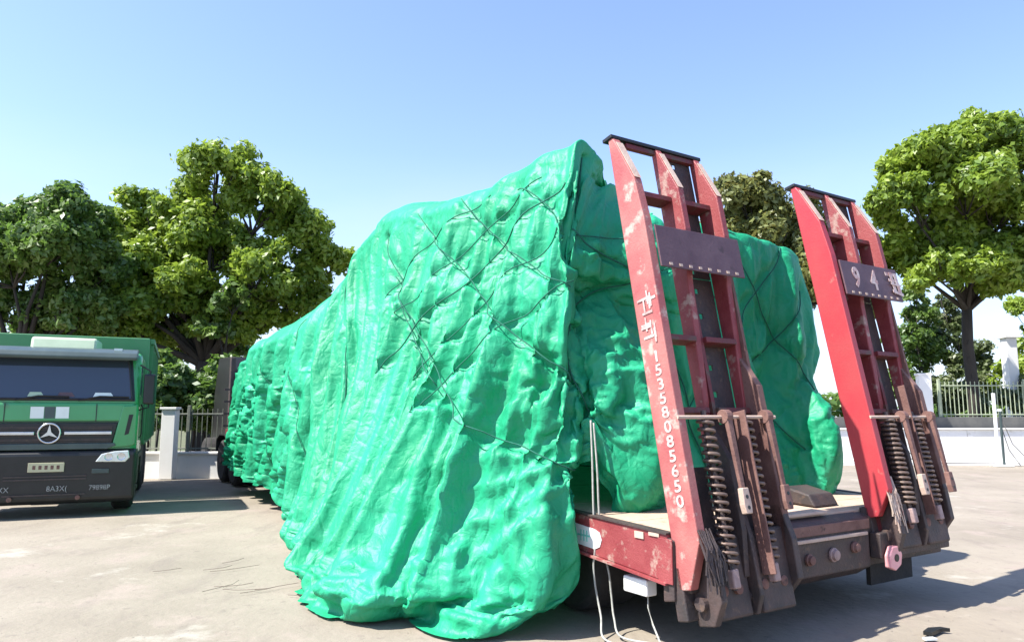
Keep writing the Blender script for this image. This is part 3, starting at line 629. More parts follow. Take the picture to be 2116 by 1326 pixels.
# gooseneck
b = TMB(); b.prism([(10.4,.55),(10.4,.83),(11.6,.83),(12.4,1.25),(15.6,1.25),(15.6,1.05),(12.8,1.02),(11.9,.55)], 1, .5, TW-.5); b.build('gooseneck', M_darkred, tr, bevel=.01)
def wheel(name, c, parent, r=.41, wd=.5, cls=TMB, side=-1):
    """c = outer hub centre (u,w,z); axle along w"""
    h = wd/2
    t = cls(); t.lathe([(r*.58, -h), (r*.86, -h), (r*.97, -h+.03), (r, -h+.07), (r, h-.07), (r*.97, h-.03), (r*.86, h), (r*.58, h)], (c[0], c[1], c[2]), 1, 32)
    for k in range(22):
        a = 2*math.pi*k/22; ca, sa = math.cos(a), math.sin(a)
    wo_ = t.build(name, M_rubber, parent, smooth=False)
    q = cls(); q.lathe([(r*.56, side*h*.93), (r*.50, side*h*.6), (r*.3, side*h*.55), (r*.28, side*h*.95), (r*.12, side*h*1.0), (r*.11, side*h*1.08)], (c[0], c[1], c[2]), 1, 24)
    q.build('rim', M_rust, wo_)
    return wo_
for u in (1.35, 2.4, 3.45):
    wheel('wheel', (u, .42, .41), tr, side=-1); wheel('wheel', (u, TW-.42, .41), tr, side=1)
    b = TMB(); b.box(u-.06, u+.06, .6, TW-.6, .34, .46); b.build('axle', M_darksteel, tr)
# rear bumper beam with lamps and hinge brackets
b = TMB(); b.prism([(-.03,.36),(-.03,.74),(.10,.775),(.10,.28)], 1, 1.06, 2.16); b.build('rear_beam', M_darksteel, tr, bevel=.01)
b = TMB(); b.prism([(.0,.36),(.0,.74),(.10,.77),(.10,.34)], 1, .0, 1.05); b.build('rear_beam', M_darksteel, tr, bevel=.01)
b = TMB(); b.prism([(.0,.36),(.0,.74),(.10,.77),(.10,.34)], 1, 2.17, TW); b.build('rear_beam', M_darksteel, tr, bevel=.01)
b = TMB(); b.box(-.06, -.031, 1.2, 2.1, .615, .64); b.build('step_bar', M_tan, tr, bevel=.004)
for w_a, w_b in ((.05, 1.05), (2.2, TW-.05)):
    b = TMB(); b.box(-.10, -.002, w_a, w_b, .42, .62); b.build('leak_block_beam', M_darksteel, tr, bevel=.01)  # added filler: blocks sun strips between ramp base and trailer
b = TMB(); b.box(-.045, -.031, 1.1, 2.15, .66, .735); b.build('bumper_plate', M_rust, tr, bevel=.004)
for (w, z, r, m) in ((1.36,.49,.035,M_rust),(1.66,.50,.042,M_clevis),(1.94,.53,.035,M_rust),(.30,.41,.02,M_tan)):
    b = TMB(); b.lathe([(r*1.25, -.035), (r*1.25, -.05), (r, -.055), (r*.9, -.075), (r*.3, -.08)], (0, w, z), 0, 20); b.build('tail_lamp', m, tr, smooth=False)
# pink shackle lug
b = TMB(); b.prism([(2.22,.36),(2.30,.33),(2.38,.37),(2.40,.45),(2.36,.52),(2.27,.52),(2.22,.45)], 0, -.16, -.11); lug = b.build('towing_lug', M_pinklamp, tr, bevel=.01)
b = TMB(); b.lathe([(.03, -.165), (.03, -.1601)], (0, 2.31, .43), 0, 16); b.build('lug_hole', M_black, lug)
# wheel chock / raised wheel cover on deck between ramps
b = TMB(); b.prism([(.3,.80),(.36,.90),(.6,.95),(.72,.92),(.8,.82)], 1, 1.95, 2.28); b.build('deck_hump', M_darksteel, tr, bevel=.015)
b = TMB(); b.box(.05, .4, 1.25, 1.75, .79, .815); b.build('deck_cleat', M_tan, tr, bevel=.006)
# white junction box under the left rail with hanging cable
b = TMB(); b.box(.28, .52, .02, .12, .33, .44); b.build('junction_box', M_white, tr, bevel=.012)
b = TMB(); b.box(1.1, 1.45, .03, .08, .46, .52); b.build('marker_lamp', M_rust, tr, bevel=.01)
b = TMB(); b.tube([(.33,.08,.34),(.32,.07,.25),(.27,.06,.15),(.15,.02,.05),(-.1,-.05,.015)], .007, 6); b.build('hanging_cable', M_rope, tr, smooth=True)

# ---- ramps
RB = Vector((-.02, 0, .46)); RTOP = Vector((.60, 0, 3.66))
RLEN = (RTOP-RB).length; RD = (RTOP-RB).normalized(); RC = Vector((-RD.z, 0, RD.x))   # RC points rearwards (and a touch up)
def ramp(w0, side_mat, right_panel, both_panels, label, plate_text, f0=0):
    rw = .97
    hinge = T3(0, w0+rw/2, .46)
    r_ = empty('ramp'); r_.parent = tr; r_.location = hinge-tr.location; r_['label'] = label
    def fn(p):   # p = (across, along, outwards)
        q = RB + RD*p[1] + RC*p[2]
        return T3(q.x, w0+p[0], q.z)
    def B(): return TMB(fn)
    L_ = RLEN
    def stringer(a0, a1, m, lbl=None):
        prof = [(-.03+f0*1.25,.0),(-.03+f0*1.25,.10),(.25+f0*.9,.24),(L_-.75,.24),(L_-.42,.21),(L_-.05,.075),(L_,.05),(L_,.0)]
        if lbl: prof = [(.9,.0),(.95,.03),(1.2,.085),(L_-1.15,.14),(L_-.75,.21)]+prof[4:]
        b = B(); b.prism(prof, 0, a0, a1); o = b.build('stringer', m, r_, bevel=.008)
        if lbl:   # narrow dark inner flange that runs up the right of the web
            g = B(); g.box(a1+.001, a1+.035, 1.1, L_-.5, .02, .10); g.build('stringer_flange', M_darkred, o)
        # worn bare cap on the tapered tip
        c = B(); c.prism([(L_-.40,.208),(L_-.05,.078),(L_-.05,.083),(L_-.41,.216)], 0, a0+.004, a1-.004); c.build('worn_tip', M_tan, o)
        return o
    s1 = stringer(0, .075, side_mat)
    # inner web of the outer channel
    b = B(); b.box(.076, .15, .1, L_-.3, .0, .05); b.build('stringer_flange', M_darkred, r_)
    s2 = stringer(.45, .51, M_redpaint, True); s3 = stringer(.88, .94, M_redpaint, True)
    b = B(); b.box(.941, rw, .2, L_-.4, .02, .14); b.build('stringer_flange', M_rust, r_)
    # dark lip across the top
    b = B(); b.box(-.012, rw, L_+.001, L_+.03, -.05, .055); b.build('top_lip', M_black, r_, bevel=.004)
    # tread panels behind the bays, one with a row of round holes
    def panel(a0, a1, b0, b1):
        n = 10; hs = (b1-b0)/n; c = (a0+a1)/2; q = B()
        rows_ = [b0+i*hs for i in range(n+1)]
        for i in range(n):
            y0, y1 = rows_[i], rows_[i+1]; m_ = (y0+y1)/2; hr = .022
            q.box(a0, c-hr, y0, y1, -.02, -.005); q.box(c+hr, a1, y0, y1, -.02, -.005)
            q.box(c-hr, c+hr, y0, m_-hr, -.02, -.005); q.box(c-hr, c+hr, m_+hr, y1, -.02, -.005)
        return q.build('perforated_panel', M_darksteel, r_)
    panel(.511, .879, L_-1.05, L_-.03); panel(.511, .879, .15, L_-1.06)
    if both_panels: panel(.151, .449, .15, L_-.5)
    # crossbars
    for b0 in (L_-.045, L_-.50, L_-1.62, L_-2.15):
        for a0, a1 in ((.151, .448), (.546, .878)):
            q = B(); q.box(a0, a1, b0, b0+.042, 0, .13 if b0 < L_-.1 else .04); q.build('crossbar', M_darkred, r_, bevel=.004)
    # number plate board
    q = B(); q.box(.08, .965, L_-1.12, L_-.80, .243, .258); pl = q.build('sign_board', M_plate, r_, bevel=.004)
    for (a, s_, m_) in plate_text:
        o3 = fn((a, L_-.955, .2605)); X = W; Y = (fn((0,1,0))-fn((0,0,0))).normalized(); Zn = X.cross(Y)
        mt = Matrix(((X.x, Y.x, Zn.x, 0), (X.y, Y.y, Zn.y, 0), (X.z, Y.z, Zn.z, 0), (0, 0, 0, 1)))
        mt.translation = o3 - r_.location - tr.location
        t_ = text('lettering', s_, .26, M_wornwhite, pl, mt, ext=.0015, xs=.8, bold=.008)
    # small rivets/marks along the board's lower edge
    for k in range(8):
        q = B(); q.box(.16+k*.1, .19+k*.1, L_-1.105, L_-1.085, .2585, .263); q.build('rivet', M_tan, pl)
    # pivot shaft, bushes and struts
    bs = 1.06
    q = B(); q.tube([(-.0, bs, .235), (1.0, bs, .235)], .014, 8); q.build('pivot_shaft', M_tan, r_)
    for a in (.45, .88):
        q = B(); q.lathe([(.05, -.03), (.05, .03)], (a, bs, .25), 0, 16); q.build('bush', M_rust, r_, bevel=.004)
        st_ = B(); st_.hexa([(a-.02,bs-.53,.27),(a+.02,bs-.53,.27),(a+.02,bs-.53,.295),(a-.02,bs-.53,.295),(a-.026,bs-.02,.255),(a+.026,bs-.02,.255),(a+.026,bs-.02,.29),(a-.026,bs-.02,.29)])
        so_ = st_.build('strut', M_rust, r_, bevel=.006)
        e = B(); e.prism([(a-.03,bs-.66),(a+.03,bs-.66),(a+.038,bs-.60),(a+.03,bs-.49),(a-.03,bs-.49),(a-.038,bs-.60)], 2, .265, .31); e.build('strut_eye', M_tan if a < .5 else M_rust, so_, bevel=.006)
        for db in (-.62, -.55):
            h_ = B(); h_.lathe([(.013, .3105), (.013, .313)], (a, bs+db, 0), 2, 12); h_.build('bolt_hole', M_black, so_)
    # coil springs on the outside, hung between shaft and base
    for a, top in ((.29, bs-.0), (.69, bs+.0)):
        bot = .10+f0; turns = 18; pts = []
        for k in range(turns*12+1):
            t = k/(turns*12); an = 2*math.pi*turns*t
            pts.append((a+.052*math.cos(an)-.02*(1-t), bot+(top-bot)*t, .225+.052*math.sin(an)-.02*t))
        q = B(); q.tube(pts, .0125, 6); q.build('coil_spring', M_spring, r_, smooth=True)
        q = B(); q.tube([(a-.02, bot-.16, .225), (a, top+.05, .205)], .02, 8); q.build('spring_rod', M_darksteel, r_)
        q = B(); q.box(a-.05, a+.01, bot-.15, bot-.03, .20, .26); q.build('spring_clevis', M_clevis, r_, bevel=.01)
    # dark lower halves of the inner and outer beams
    for a0_, a1_, top_ in ((.452, .50, 1.02), (.90, .965, 1.55)):
        q = B(); q.prism([(f0,.0),(f0,.17),(.3+f0,.215),(top_-.25,.215),(top_,.10),(top_,.0)], 0, a0_, a1_); q.build('lower_beam', M_darksteel if a0_ < .6 else M_rust, r_, bevel=.006)
    q = B(); q.box(.155, .45, .2, .75, -.02, -.005); q.build('foot_plate', M_darksteel, r_)
    B_ = B
    def B(): return TMB(lambda p: fn((p[0], p[1]+f0, p[2]*(1 if f0 == 0 else .85))))
    # base: cheek plates, greasy hinge block and brackets
    q = B(); q.prism([(-.26,.02),(-.26,.16),(-.12,.25),(.10,.25),(.30,.2),(.30,.02)], 0, .10, .16); q.build('cheek_plate', M_darksteel, r_, bevel=.008)
    q = B(); q.prism([(-.24,.02),(-.24,.16),(-.12,.22),(.25,.22),(.5,.18),(.5,.02)], 0, .51, .55); q.build('cheek_plate', M_darksteel, r_, bevel=.008)
    q = B(); q.prism([(-.16,.02),(-.16,.12),(-.06,.24),(.20,.25),(.45,.2),(.45,.02)], 0, .90, .96); q.build('cheek_plate', M_darksteel, r_, bevel=.008)
    q = B(); q.box(.0, .96, -.22, .12, -.06, .036); q.build('base_plate', M_darksteel, r_, bevel=.01)
    for a_ in (.22, .36, .62, .82):
        e_ = B(); e_.lathe([(.035, .161), (.035, .185), (.02, .19)], (a_, -.06, 0), 2, 12); e_.build('bolt', M_rust, r_)
    q = B(); q.box(.17, .49, -.24, .28, .03, .16); q.build('hinge_block', M_darksteel, r_, bevel=.02)
    q = B(); q.box(.57, .91, -.24, .30, .03, .18); q.build('hinge_block', M_darksteel, r_, bevel=.02)
    q = B(); q.tube([(.06, -.12, .10), (.95, -.12, .10)], .045, 14); q.build('hinge_pin', M_darksteel, r_)
    # frayed rags / greased hoses at the foot
    fr = B(); rr = random.Random(int(w0*10)+3)
    for k in range(26):
        x = .0+rr.random()*.14; y = .34-rr.random()*.1
        fr.tube([(x, y, .245), (x+rr.uniform(-.03,.04), y-.12, .262+rr.random()*.02), (x+rr.uniform(-.04,.06), y-.2-rr.random()*.16, .25+rr.random()*.03)], .006, 4)
    fr.build('grease_strands', M_darksteel if w0 < 1 else M_tan, r_)
    q = B(); q.box(.60, .615, .0, 1.1, .19, .30); q.build('guide_bar', M_rust, r_, bevel=.004)
    return r_, fn, s1
r1, fn1, s1 = ramp(.02, M_stringer, True, False, 'left ramp with faded stencilled digits down its side', [(.30, '', None)])
r2, fn2, s2 = ramp(2.24, M_redclean, True, True, 'right ramp with brighter red side and figures on its board', [(.28, '9', None), (.55, '4', None)], .24)
# third worn white character of the right board, as painted strokes
def stroke(fn, parent, a0, b0, a1, b1, wd, c0=.2605):
    d = Vector((a1-a0, b1-b0, 0)).normalized(); n = Vector((-d.y, d.x, 0))*wd/2
    q = TMB(fn); q.prism([(a0+n.x, b0+n.y), (a0-n.x, b0-n.y), (a1-n.x, b1-n.y), (a1+n.x, b1+n.y)], 2, c0, c0+.003); return q.build('lettering', M_wornwhite, parent)
board2 = [o for o in COL.objects if o.name.startswith('sign_board') and o.parent == r2][0]
for k, (x0, y0, x1, y1, w_) in enumerate([(.76,-.86,.94,-.86,.035),(.79,-.92,.93,-.92,.03),(.83,-.84,.86,-1.05,.04),(.90,-.86,.93,-1.06,.045),(.80,-1.03,.96,-1.06,.03),(.79,-.96,.95,-.97,.02)]):
    stroke(fn2, board2, x0, RLEN+y0, x1, RLEN+y1, w_, .2605+k*.0035)
# stencilled digits down the left stringer's outer face (faces -w)
def stencil():
    digits = '15358085650'
    X = (fn1((0,0,0))-fn1((0,0,1))).normalized()      # reading direction: from rear edge towards load, seen from the left side
    X = -X                                            # seen from -w, right hand is rearwards
    Y = (fn1((0,1,0))-fn1((0,0,0))).normalized(); Zn = X.cross(Y)
    for k, ch in enumerate(digits):
        o3 = fn1((-.0025, 1.50-k*.098, .14)) - r1.location - tr.location
        mt = Matrix(((X.x, Y.x, Zn.x, 0), (X.y, Y.y, Zn.y, 0), (X.z, Y.z, Zn.z, 0), (0, 0, 0, 1))); mt.translation = o3
        text('stencil_digit', ch, .11, M_wornwhite, s1, mt, ext=.001, xs=1.3, bold=.002)
    # worn remains of two painted characters above the number
    rr = random.Random(5)
    for c in range(2):
        for k in range(7):
            b_ = 1.88-c*.17+rr.uniform(-.06, .06); c_ = .13+rr.uniform(-.05, .05)
            if k % 2: pts = [(b_-.008, c_-.05), (b_+.008, c_-.05), (b_+.01, c_+.05), (b_-.01, c_+.05)]
            else: pts = [(b_-.05, c_-.008), (b_+.05, c_-.006), (b_+.05, c_+.008), (b_-.05, c_+.008)]
            q = TMB(fn1); q.prism(pts, 0, -.0025-k*.0006-.001, -.0018-k*.0006); q.build('painted_stroke', M_wornwhite, s1)
stencil()

# ------------------------------------------------------------ tractor unit in front of the trailer
tc_ = empty('tractor_unit', T3(16.5, 1.6, 0)); tag(tc_, 'dark tractor unit half hidden ahead of the green covered trailer', 'truck')
b = TMB(); b.prism([(16.3,.75),(16.3,2.75),(16.6,3.1),(18.0,3.15),(18.35,2.2),(18.4,.7)], 1, .75, 2.85); b.build('cab', M_black, tc_, bevel=.05)
b = TMB(); b.box(13.6, 16.4, 1.1, 2.1, .75, 1.0); b.build('chassis', M_darksteel, tc_)
b = TMB(); b.box(13.4, 13.5, .35, 2.85, .78, .95); b.build('rear_crossbar', M_tan, tc_, bevel=.01)
for u in (14.1, 15.3, 17.4):
    for w, sd in ((.62, -1), (2.58, 1)): wheel('wheel', (u, w, .5), tc_, r=.5, wd=.5, side=sd)
for u in (14.1, 15.3):
    b = TMB(); b.prism([(u-.62,.7),(u-.6,1.0),(u-.3,1.14),(u+.3,1.14),(u+.6,1.0),(u+.62,.7),(u+.58,.7),(u+.56,.97),(u+.28,1.1),(u-.28,1.1),(u-.56,.97),(u-.58,.7)], 1, .36, .9); b.build('mudguard', M_black, tc_)
for w in (.72, 2.78):
    b = TMB(); b.box(16.05, 16.2, w-.06, w+.06, .8, 3.05); b.build('exhaust_stack', M_darksteel, tc_, bevel=.02)
b = TMB(); b.box(15.95, 16.25, .8, 2.7, 1.0, 2.6); b.build('headboard', M_black, tc_, bevel=.02)
for z in (1.3, 1.6, 1.9, 2.2):
    b = TMB(); b.box(15.9, 15.94, .5, 2.7, z, z+.04); b.build('headboard_rail', M_darksteel, tc_)
b = TMB(); b.box(13.38, 13.44, .40, .60, .95, 1.12); b.build('rear_lamp', M_pinklamp, tc_, bevel=.01)

# ------------------------------------------------------------ green dump truck at left
DX = Vector((.912, .41, 0)).normalized(); DY = Vector((-DX.y, DX.x, 0)); DO = Vector((-7.24, 11.72, 0))
def DF(p): return DO + DX*p[0] + DY*p[1] + Z*p[2]
def DB(): return TMB(DF)
dt_ = empty('dump_truck', DO); tag(dt_, 'green dump truck parked facing the camera with dark windscreen and round grille badge', 'truck')
# cab shell: side profile prism with raked front (y back, z up)
b = DB(); b.prism([(.04,.62),(.0,1.0),(.02,1.80),(.20,2.52),(.36,2.62),(1.75,2.60),(1.85,1.9),(1.85,.62)], 0, -1.22, 1.22); cab = b.build('cab', M_cabgreen, dt_, bevel=.09); cab.modifiers[0].segments = 4
# windscreen
def front_z(z): return .02+(z-1.80)*.25
b = DB(); b.hexa([(-1.16,front_z(1.795)-.007,1.795),(1.16,front_z(1.795)-.007,1.795),(1.16,front_z(1.795)+.01,1.795),(-1.16,front_z(1.795)+.01,1.795),(-1.08,front_z(2.5)-.007,2.5),(1.08,front_z(2.5)-.007,2.5),(1.08,front_z(2.5)+.01,2.5),(-1.08,front_z(2.5)+.01,2.5)]); b.build('screen_surround', M_black, dt_, bevel=.003)
b = DB(); z0, z1 = 1.83, 2.47
b.hexa([(-1.10,front_z(z0)-.012,z0),(1.10,front_z(z0)-.012,z0),(1.10,front_z(z0)+.01,z0),(-1.10,front_z(z0)+.01,z0),(-1.02,front_z(z1)-.012,z1),(1.02,front_z(z1)-.012,z1),(1.02,front_z(z1)+.01,z1),(-1.02,front_z(z1)+.01,z1)])
ws_ = b.build('windscreen', M_glass, dt_, bevel=.004)
M_blackrub = M_black
def frame_bar(x0, z0, x1, z1, w_):
    q = DB(); q.tube([(x0, front_z(z0)-.014, z0), (x1, front_z(z1)-.014, z1)], w_, 6); return q.build('window_seal', M_black, ws_)
frame_bar(-1.12, 1.82, 1.12, 1.82, .022); frame_bar(-1.12, 1.82, -1.03, 2.48, .02); frame_bar(1.12, 1.82, 1.03, 2.48, .02); frame_bar(-1.03, 2.48, 1.03, 2.48, .02)
for x in (-.5, .35):
    q = DB(); q.tube([(x, -.02, 1.80), (x+.30, front_z(1.87)-.04, 1.87), (x+.72, front_z(1.86)-.035, 1.86)], .012, 5); q.build('wiper', M_black, ws_)
# papers and clutter on the dashboard seen through the screen's lower edge
for x0, x1, m in ((-.95,-.72,M_white),(-.35,-.12,M_cream),(.05,.3,M_plate),(.55,.85,M_white)):
    q = DB(); q.hexa([(x0,front_z(1.86)-.016,1.86),(x1,front_z(1.86)-.016,1.86),(x1,front_z(1.86)-.0125,1.86),(x0,front_z(1.86)-.0125,1.86),(x0+.03,front_z(1.93)-.016,1.93),(x1-.05,front_z(1.93)-.016,1.93),(x1-.05,front_z(1.93)-.0125,1.93),(x0+.03,front_z(1.93)-.0125,1.93)]); q.build('dashboard_paper', m, ws_)
b = DB(); b.prism([(.14,2.50),(-.05,2.455),(-.07,2.50),(-.02,2.575),(.12,2.63),(.30,2.665),(.30,2.62)], 0, -1.16, 1.16); b.build('sun_visor', M_visor, dt_, bevel=.015)
b = DB(); b.prism([(.35,2.63),(.42,2.84),(1.3,2.86),(1.4,2.63)], 0, -.42, .52); b.build('roof_unit', M_cream, dt_, bevel=.04)
b = DB(); b.box(.80, .92, .1, .16, 2.60, 2.66); b.build('marker_lamp', M_white, dt_)
# hood band with white stickers
b = DB(); b.prism([(-.03,1.46),(-.04,1.50),(-.03,1.74),(-.005,1.77),(.03,1.77),(.03,1.46)], 0, -1.16, 1.16); hood = b.build('front_panel', M_cabgreen, dt_, bevel=.02)
for x0, x1, m in ((-.28,-.10,M_white),(-.09,.05,M_visor),(.06,.24,M_white)):
    q = DB(); q.box(x0, x1, -.046, -.0405, 1.52, 1.70); q.build('sticker', m, hood)
for s_ in (-1, 1):
    q = DB(); xx = sorted([s_*1.21, s_*.90]); q.prism([(s_*1.21,1.74),(s_*.99,1.72),(s_*.86,1.05),(s_*1.17,1.08),(s_*1.21,1.12)], 1, -.05, .03); q.build('corner_panel', M_cabgreen, dt_, bevel=.02)
    q = DB(); q.prism([(s_*1.15,1.58),(s_*1.09,1.58),(s_*1.04,1.25),(s_*1.10,1.27)], 1, -.056, -.0505); q.build('air_slot', M_black, dt_)
# grille
b = DB(); b.prism([(-.86,1.08),(.86,1.08),(.94,1.45),(-.94,1.45)], 1, -.045, .03); gr = b.build('grille', M_black, dt_, bevel=.015)
for z in (1.17, 1.36):
    q = DB(); q.box(-.86, .86, -.06, -.046, z, z+.02); q.build('grille_slat', M_darksteel, gr)
for x0, x1 in ((-.86, -.20), (.20, .86)):
    q = DB(); q.box(x0, x1, -.085, -.047, 1.265, 1.315); q.build('chrome_bar', M_chrome, gr, bevel=.008)
b = DB(); b.prism([(-.80,1.035),(.80,1.035),(.93,1.09),(.90,1.13),(-.90,1.13),(-.93,1.09)], 1, -.075, -.0455); b.build('lower_trim', M_visor, gr, bevel=.01)
# badge: ring and three-pointed star
b = DB(); pts = [(.148*math.cos(a), -.095, 1.29+.148*math.sin(a)) for a in [2*math.pi*k/28 for k in range(29)]]; b.tube(pts, .016, 8, caps=False); bd = b.build('badge_ring', M_chrome, dt_, smooth=True)
b = DB(); star = []
for k in range(6):
    a = math.pi/2 + k*math.pi/3; r_s = .138 if k % 2 == 0 else .032; star.append((r_s*math.cos(a), 1.29+r_s*math.sin(a)))
b.prism(star, 1, -.105, -.09); b.build('badge_star', M_chrome, bd)
# bumper
b = DB(); b.prism([(-.02,.20),(-.10,.26),(-.12,.98),(-.02,1.04),(.5,1.04),(.5,.20)], 0, -1.23, 1.23); bp_ = b.build('bumper', M_black, dt_, bevel=.04)
for s_ in (-1, 1):
    q = DB(); q.prism([(s_*.66,.84),(s_*.74,.96),(s_*.92,1.0),(s_*1.12,1.01),(s_*1.14,.90),(s_*1.08,.83)], 1, -.135, -.11); hl = q.build('headlight', M_lamp, dt_, bevel=.012)
    for xx in (.84, 1.02):
        q = DB(); q.lathe([(.06, -.136), (.058, -.142), (.045, -.138), (.01, -.137)], (s_*xx, 0, .915), 1, 16); q.build('headlight_bowl', M_chrome, hl)
    q = DB(); q.box(*sorted((s_*.62, s_*.86)), -.13, -.118, .66, .73); q.build('fog_lamp', M_visor, dt_, bevel=.008)
b = DB(); b.box(-.24, .24, -.138, -.121, .70, .84); pl = b.build('number_plate', M_yellow, dt_, bevel=.004)
for k in range(5):
    q = DB(); q.box(-.18+k*.08, -.14+k*.08, -.1400, -.1382, .74, .80); q.build('plate_character', M_rust, pl)
mt = Matrix(((DX.x, 0, -DY.x, 0), (DX.y, 0, -DY.y, 0), (0, 1, 0, 0), (0, 0, 0, 1)))
q = DF((-.02, -.124, .44)) - dt_.location
for s_, x, sz in (('13.5XCXX', -.70, .115), ('8A3X(', .16, .115), ('79898P', .74, .11)):
    m4 = mt.copy(); m4.translation = DF((x, -.122, .44+.0*x)) - dt_.location; text('bumper_lettering', s_, sz, M_dimwhite, bp_, m4, xs=.9)
# mirrors
for s_ in (-1, 1):
    q = DB(); q.box(*sorted((s_*1.27, s_*1.45)), .05, .16, 1.75, 2.25); q.build('mirror', M_black, dt_, bevel=.03)
    q = DB(); q.tube([(s_*1.2, .15, 2.4), (s_*1.36, .12, 2.3), (s_*1.36, .12, 1.7), (s_*1.2, .15, 1.65)], .015, 6); q.build('mirror_arm', M_black, dt_)
    # side window and door line
    q = DB(); q.prism([(.32,1.9),(.50,2.42),(1.25,2.42),(1.25,1.85)], 0, *sorted((s_*1.223, s_*1.229))); q.build('side_window', M_glass, dt_)
    q = DB(); q.box(*sorted((s_*1.223, s_*1.228)), 1.36, 1.38, .8, 2.45); q.build('door_gap', M_black, dt_)
    q = DB(); q.prism([(.05,.45),(.05,.95),(1.7,.95),(1.7,.55),(1.45,.55),(1.35,.85),(.65,.85),(.5,.45)], 0, *sorted((s_*1.0, s_*1.245))); q.build('wheel_arch', M_black, dt_, bevel=.02)
# cab details: panel gaps, steps, handles, intake slots, tow eyes, corner lamps
for x_ in (-.62, .62):
    q = DB(); q.box(x_-.006, x_+.006, -.0445, -.0405, 1.47, 1.755); q.build('panel_gap', M_black, hood)
q = DB(); q.box(-1.15, 1.15, -.0446, -.0406, 1.462, 1.474); q.build('panel_gap', M_black, hood)
for k_ in range(6):
    q = DB(); q.box(-.86, .86, -.0555, -.0456, 1.145+k_*.048, 1.157+k_*.048); q.build('grille_slat', M_darksteel, gr)
for z_ in (.34, .575, .62):
    q = DB(); q.box(-.55, .55, -.1265, -.118, z_, z_+.022); q.build('intake_bar', M_darksteel, bp_)
for x_ in (-.45, .45):
    q = DB(); q.lathe([(.035, -.119), (.035, -.15), (.02, -.152)], (x_, 0, .30), 1, 14); q.build('tow_eye', M_rust, bp_)
for s_ in (-1, 1):
    q = DB(); q.box(*sorted((s_*1.16, s_*1.232)), -.07, .02, .86, 1.0); q.build('corner_lamp', M_rust, dt_, bevel=.012)
    q = DB(); q.box(*sorted((s_*1.10, s_*1.245)), .25, .62, .36, .42); q.build('step', M_darksteel, dt_, bevel=.01)
    q = DB(); q.box(*sorted((s_*1.10, s_*1.245)), .25, .62, .62, .67); q.build('step', M_darksteel, dt_, bevel=.01)
    q = DB(); q.tube([(s_*1.24, .28, 1.2), (s_*1.27, .28, 1.25), (s_*1.27, .28, 1.7), (s_*1.24, .28, 1.75)], .012, 6); q.build('grab_rail', M_black, dt_)
    q = DB(); q.box(*sorted((s_*1.223, s_*1.24)), 1.15, 1.3, 1.45, 1.49); q.build('door_handle', M_black, dt_, bevel=.005)
# dusty dashboard behind the screen and a driver's seat top
q = DB(); q.box(-1.0, 1.0, -.0, -.001+.002, 1.845, 1.90)
q.bm.free()
# wheels
for y, dual in ((.92, 0), (4.2, 1), (5.5, 1)):
    for s_ in (-1, 1):
        wd = .32 if not dual else .56; xx = s_*(1.2-wd/2-.02)
        t = DB(); h = wd/2; r = .5; t.lathe([(r*.58, -h), (r*.88, -h), (r*.98, -h+.03), (r, -h+.06), (r, h-.06), (r*.98, h-.03), (r*.88, h), (r*.58, h)], (xx, y, .5), 0, 32); wh = t.build('wheel', M_rubber, dt_)
        q = DB(); q.lathe([(r*.57, s_*h*.95), (r*.48, s_*h*.6), (r*.25, s_*h*.6), (r*.22, s_*h*1.0), (r*.1, s_*h*1.05)], (xx, y, .5), 0, 20); q.build('rim', M_darksteel, wh)
b = DB(); b.box(-.45, .45, .6, 6.7, .55, .85); b.build('chassis', M_darksteel, dt_)
b = DB(); b.box(.65, 1.2, 2.3, 3.6, .5, 1.05); b.build('fuel_tank', M_darksteel, dt_, bevel=.08)
b = DB(); b.box(-1.2, -.65, 2.3, 3.6, .5, 1.05); b.build('battery_box', M_darksteel, dt_, bevel=.04)
# dump body with side ribs and front board
b = DB(); b.box(-1.25, 1.25, 2.15, 2.27, 1.05, 3.04); body = b.build('headboard', M_boxgreen, dt_, bevel=.015)
b = DB(); b.box(-1.25, 1.25, 2.28, 6.7, 1.02, 1.12); b.build('body_floor', M_boxgreen, dt_)
for s_ in (-1, 1):
    q = DB(); q.box(*sorted((s_*1.19, s_*1.25)), 2.28, 6.7, 1.13, 2.94); sp_ = q.build('side_board', M_boxgreen, dt_, bevel=.01)
    for k in range(6):
        y = 2.4+k*.8; q = DB(); q.box(*sorted((s_*1.252, s_*1.31)), y, y+.1, 1.1, 2.94); q.build('side_rib', M_boxgreen, sp_)
    q = DB(); q.box(*sorted((s_*1.253, s_*1.33)), 2.3, 6.7, 2.945, 3.04); q.build('top_rail', M_boxgreen, sp_)
b = DB(); b.box(-1.25, 1.25, 6.71, 6.78, 1.1, 2.94); b.build('tailgate', M_boxgreen, dt_)
b = DB(); b.box(.95, 1.05, 1.95, 2.1, 1.0, 2.8); b.build('air_intake', M_black, dt_, bevel=.03)

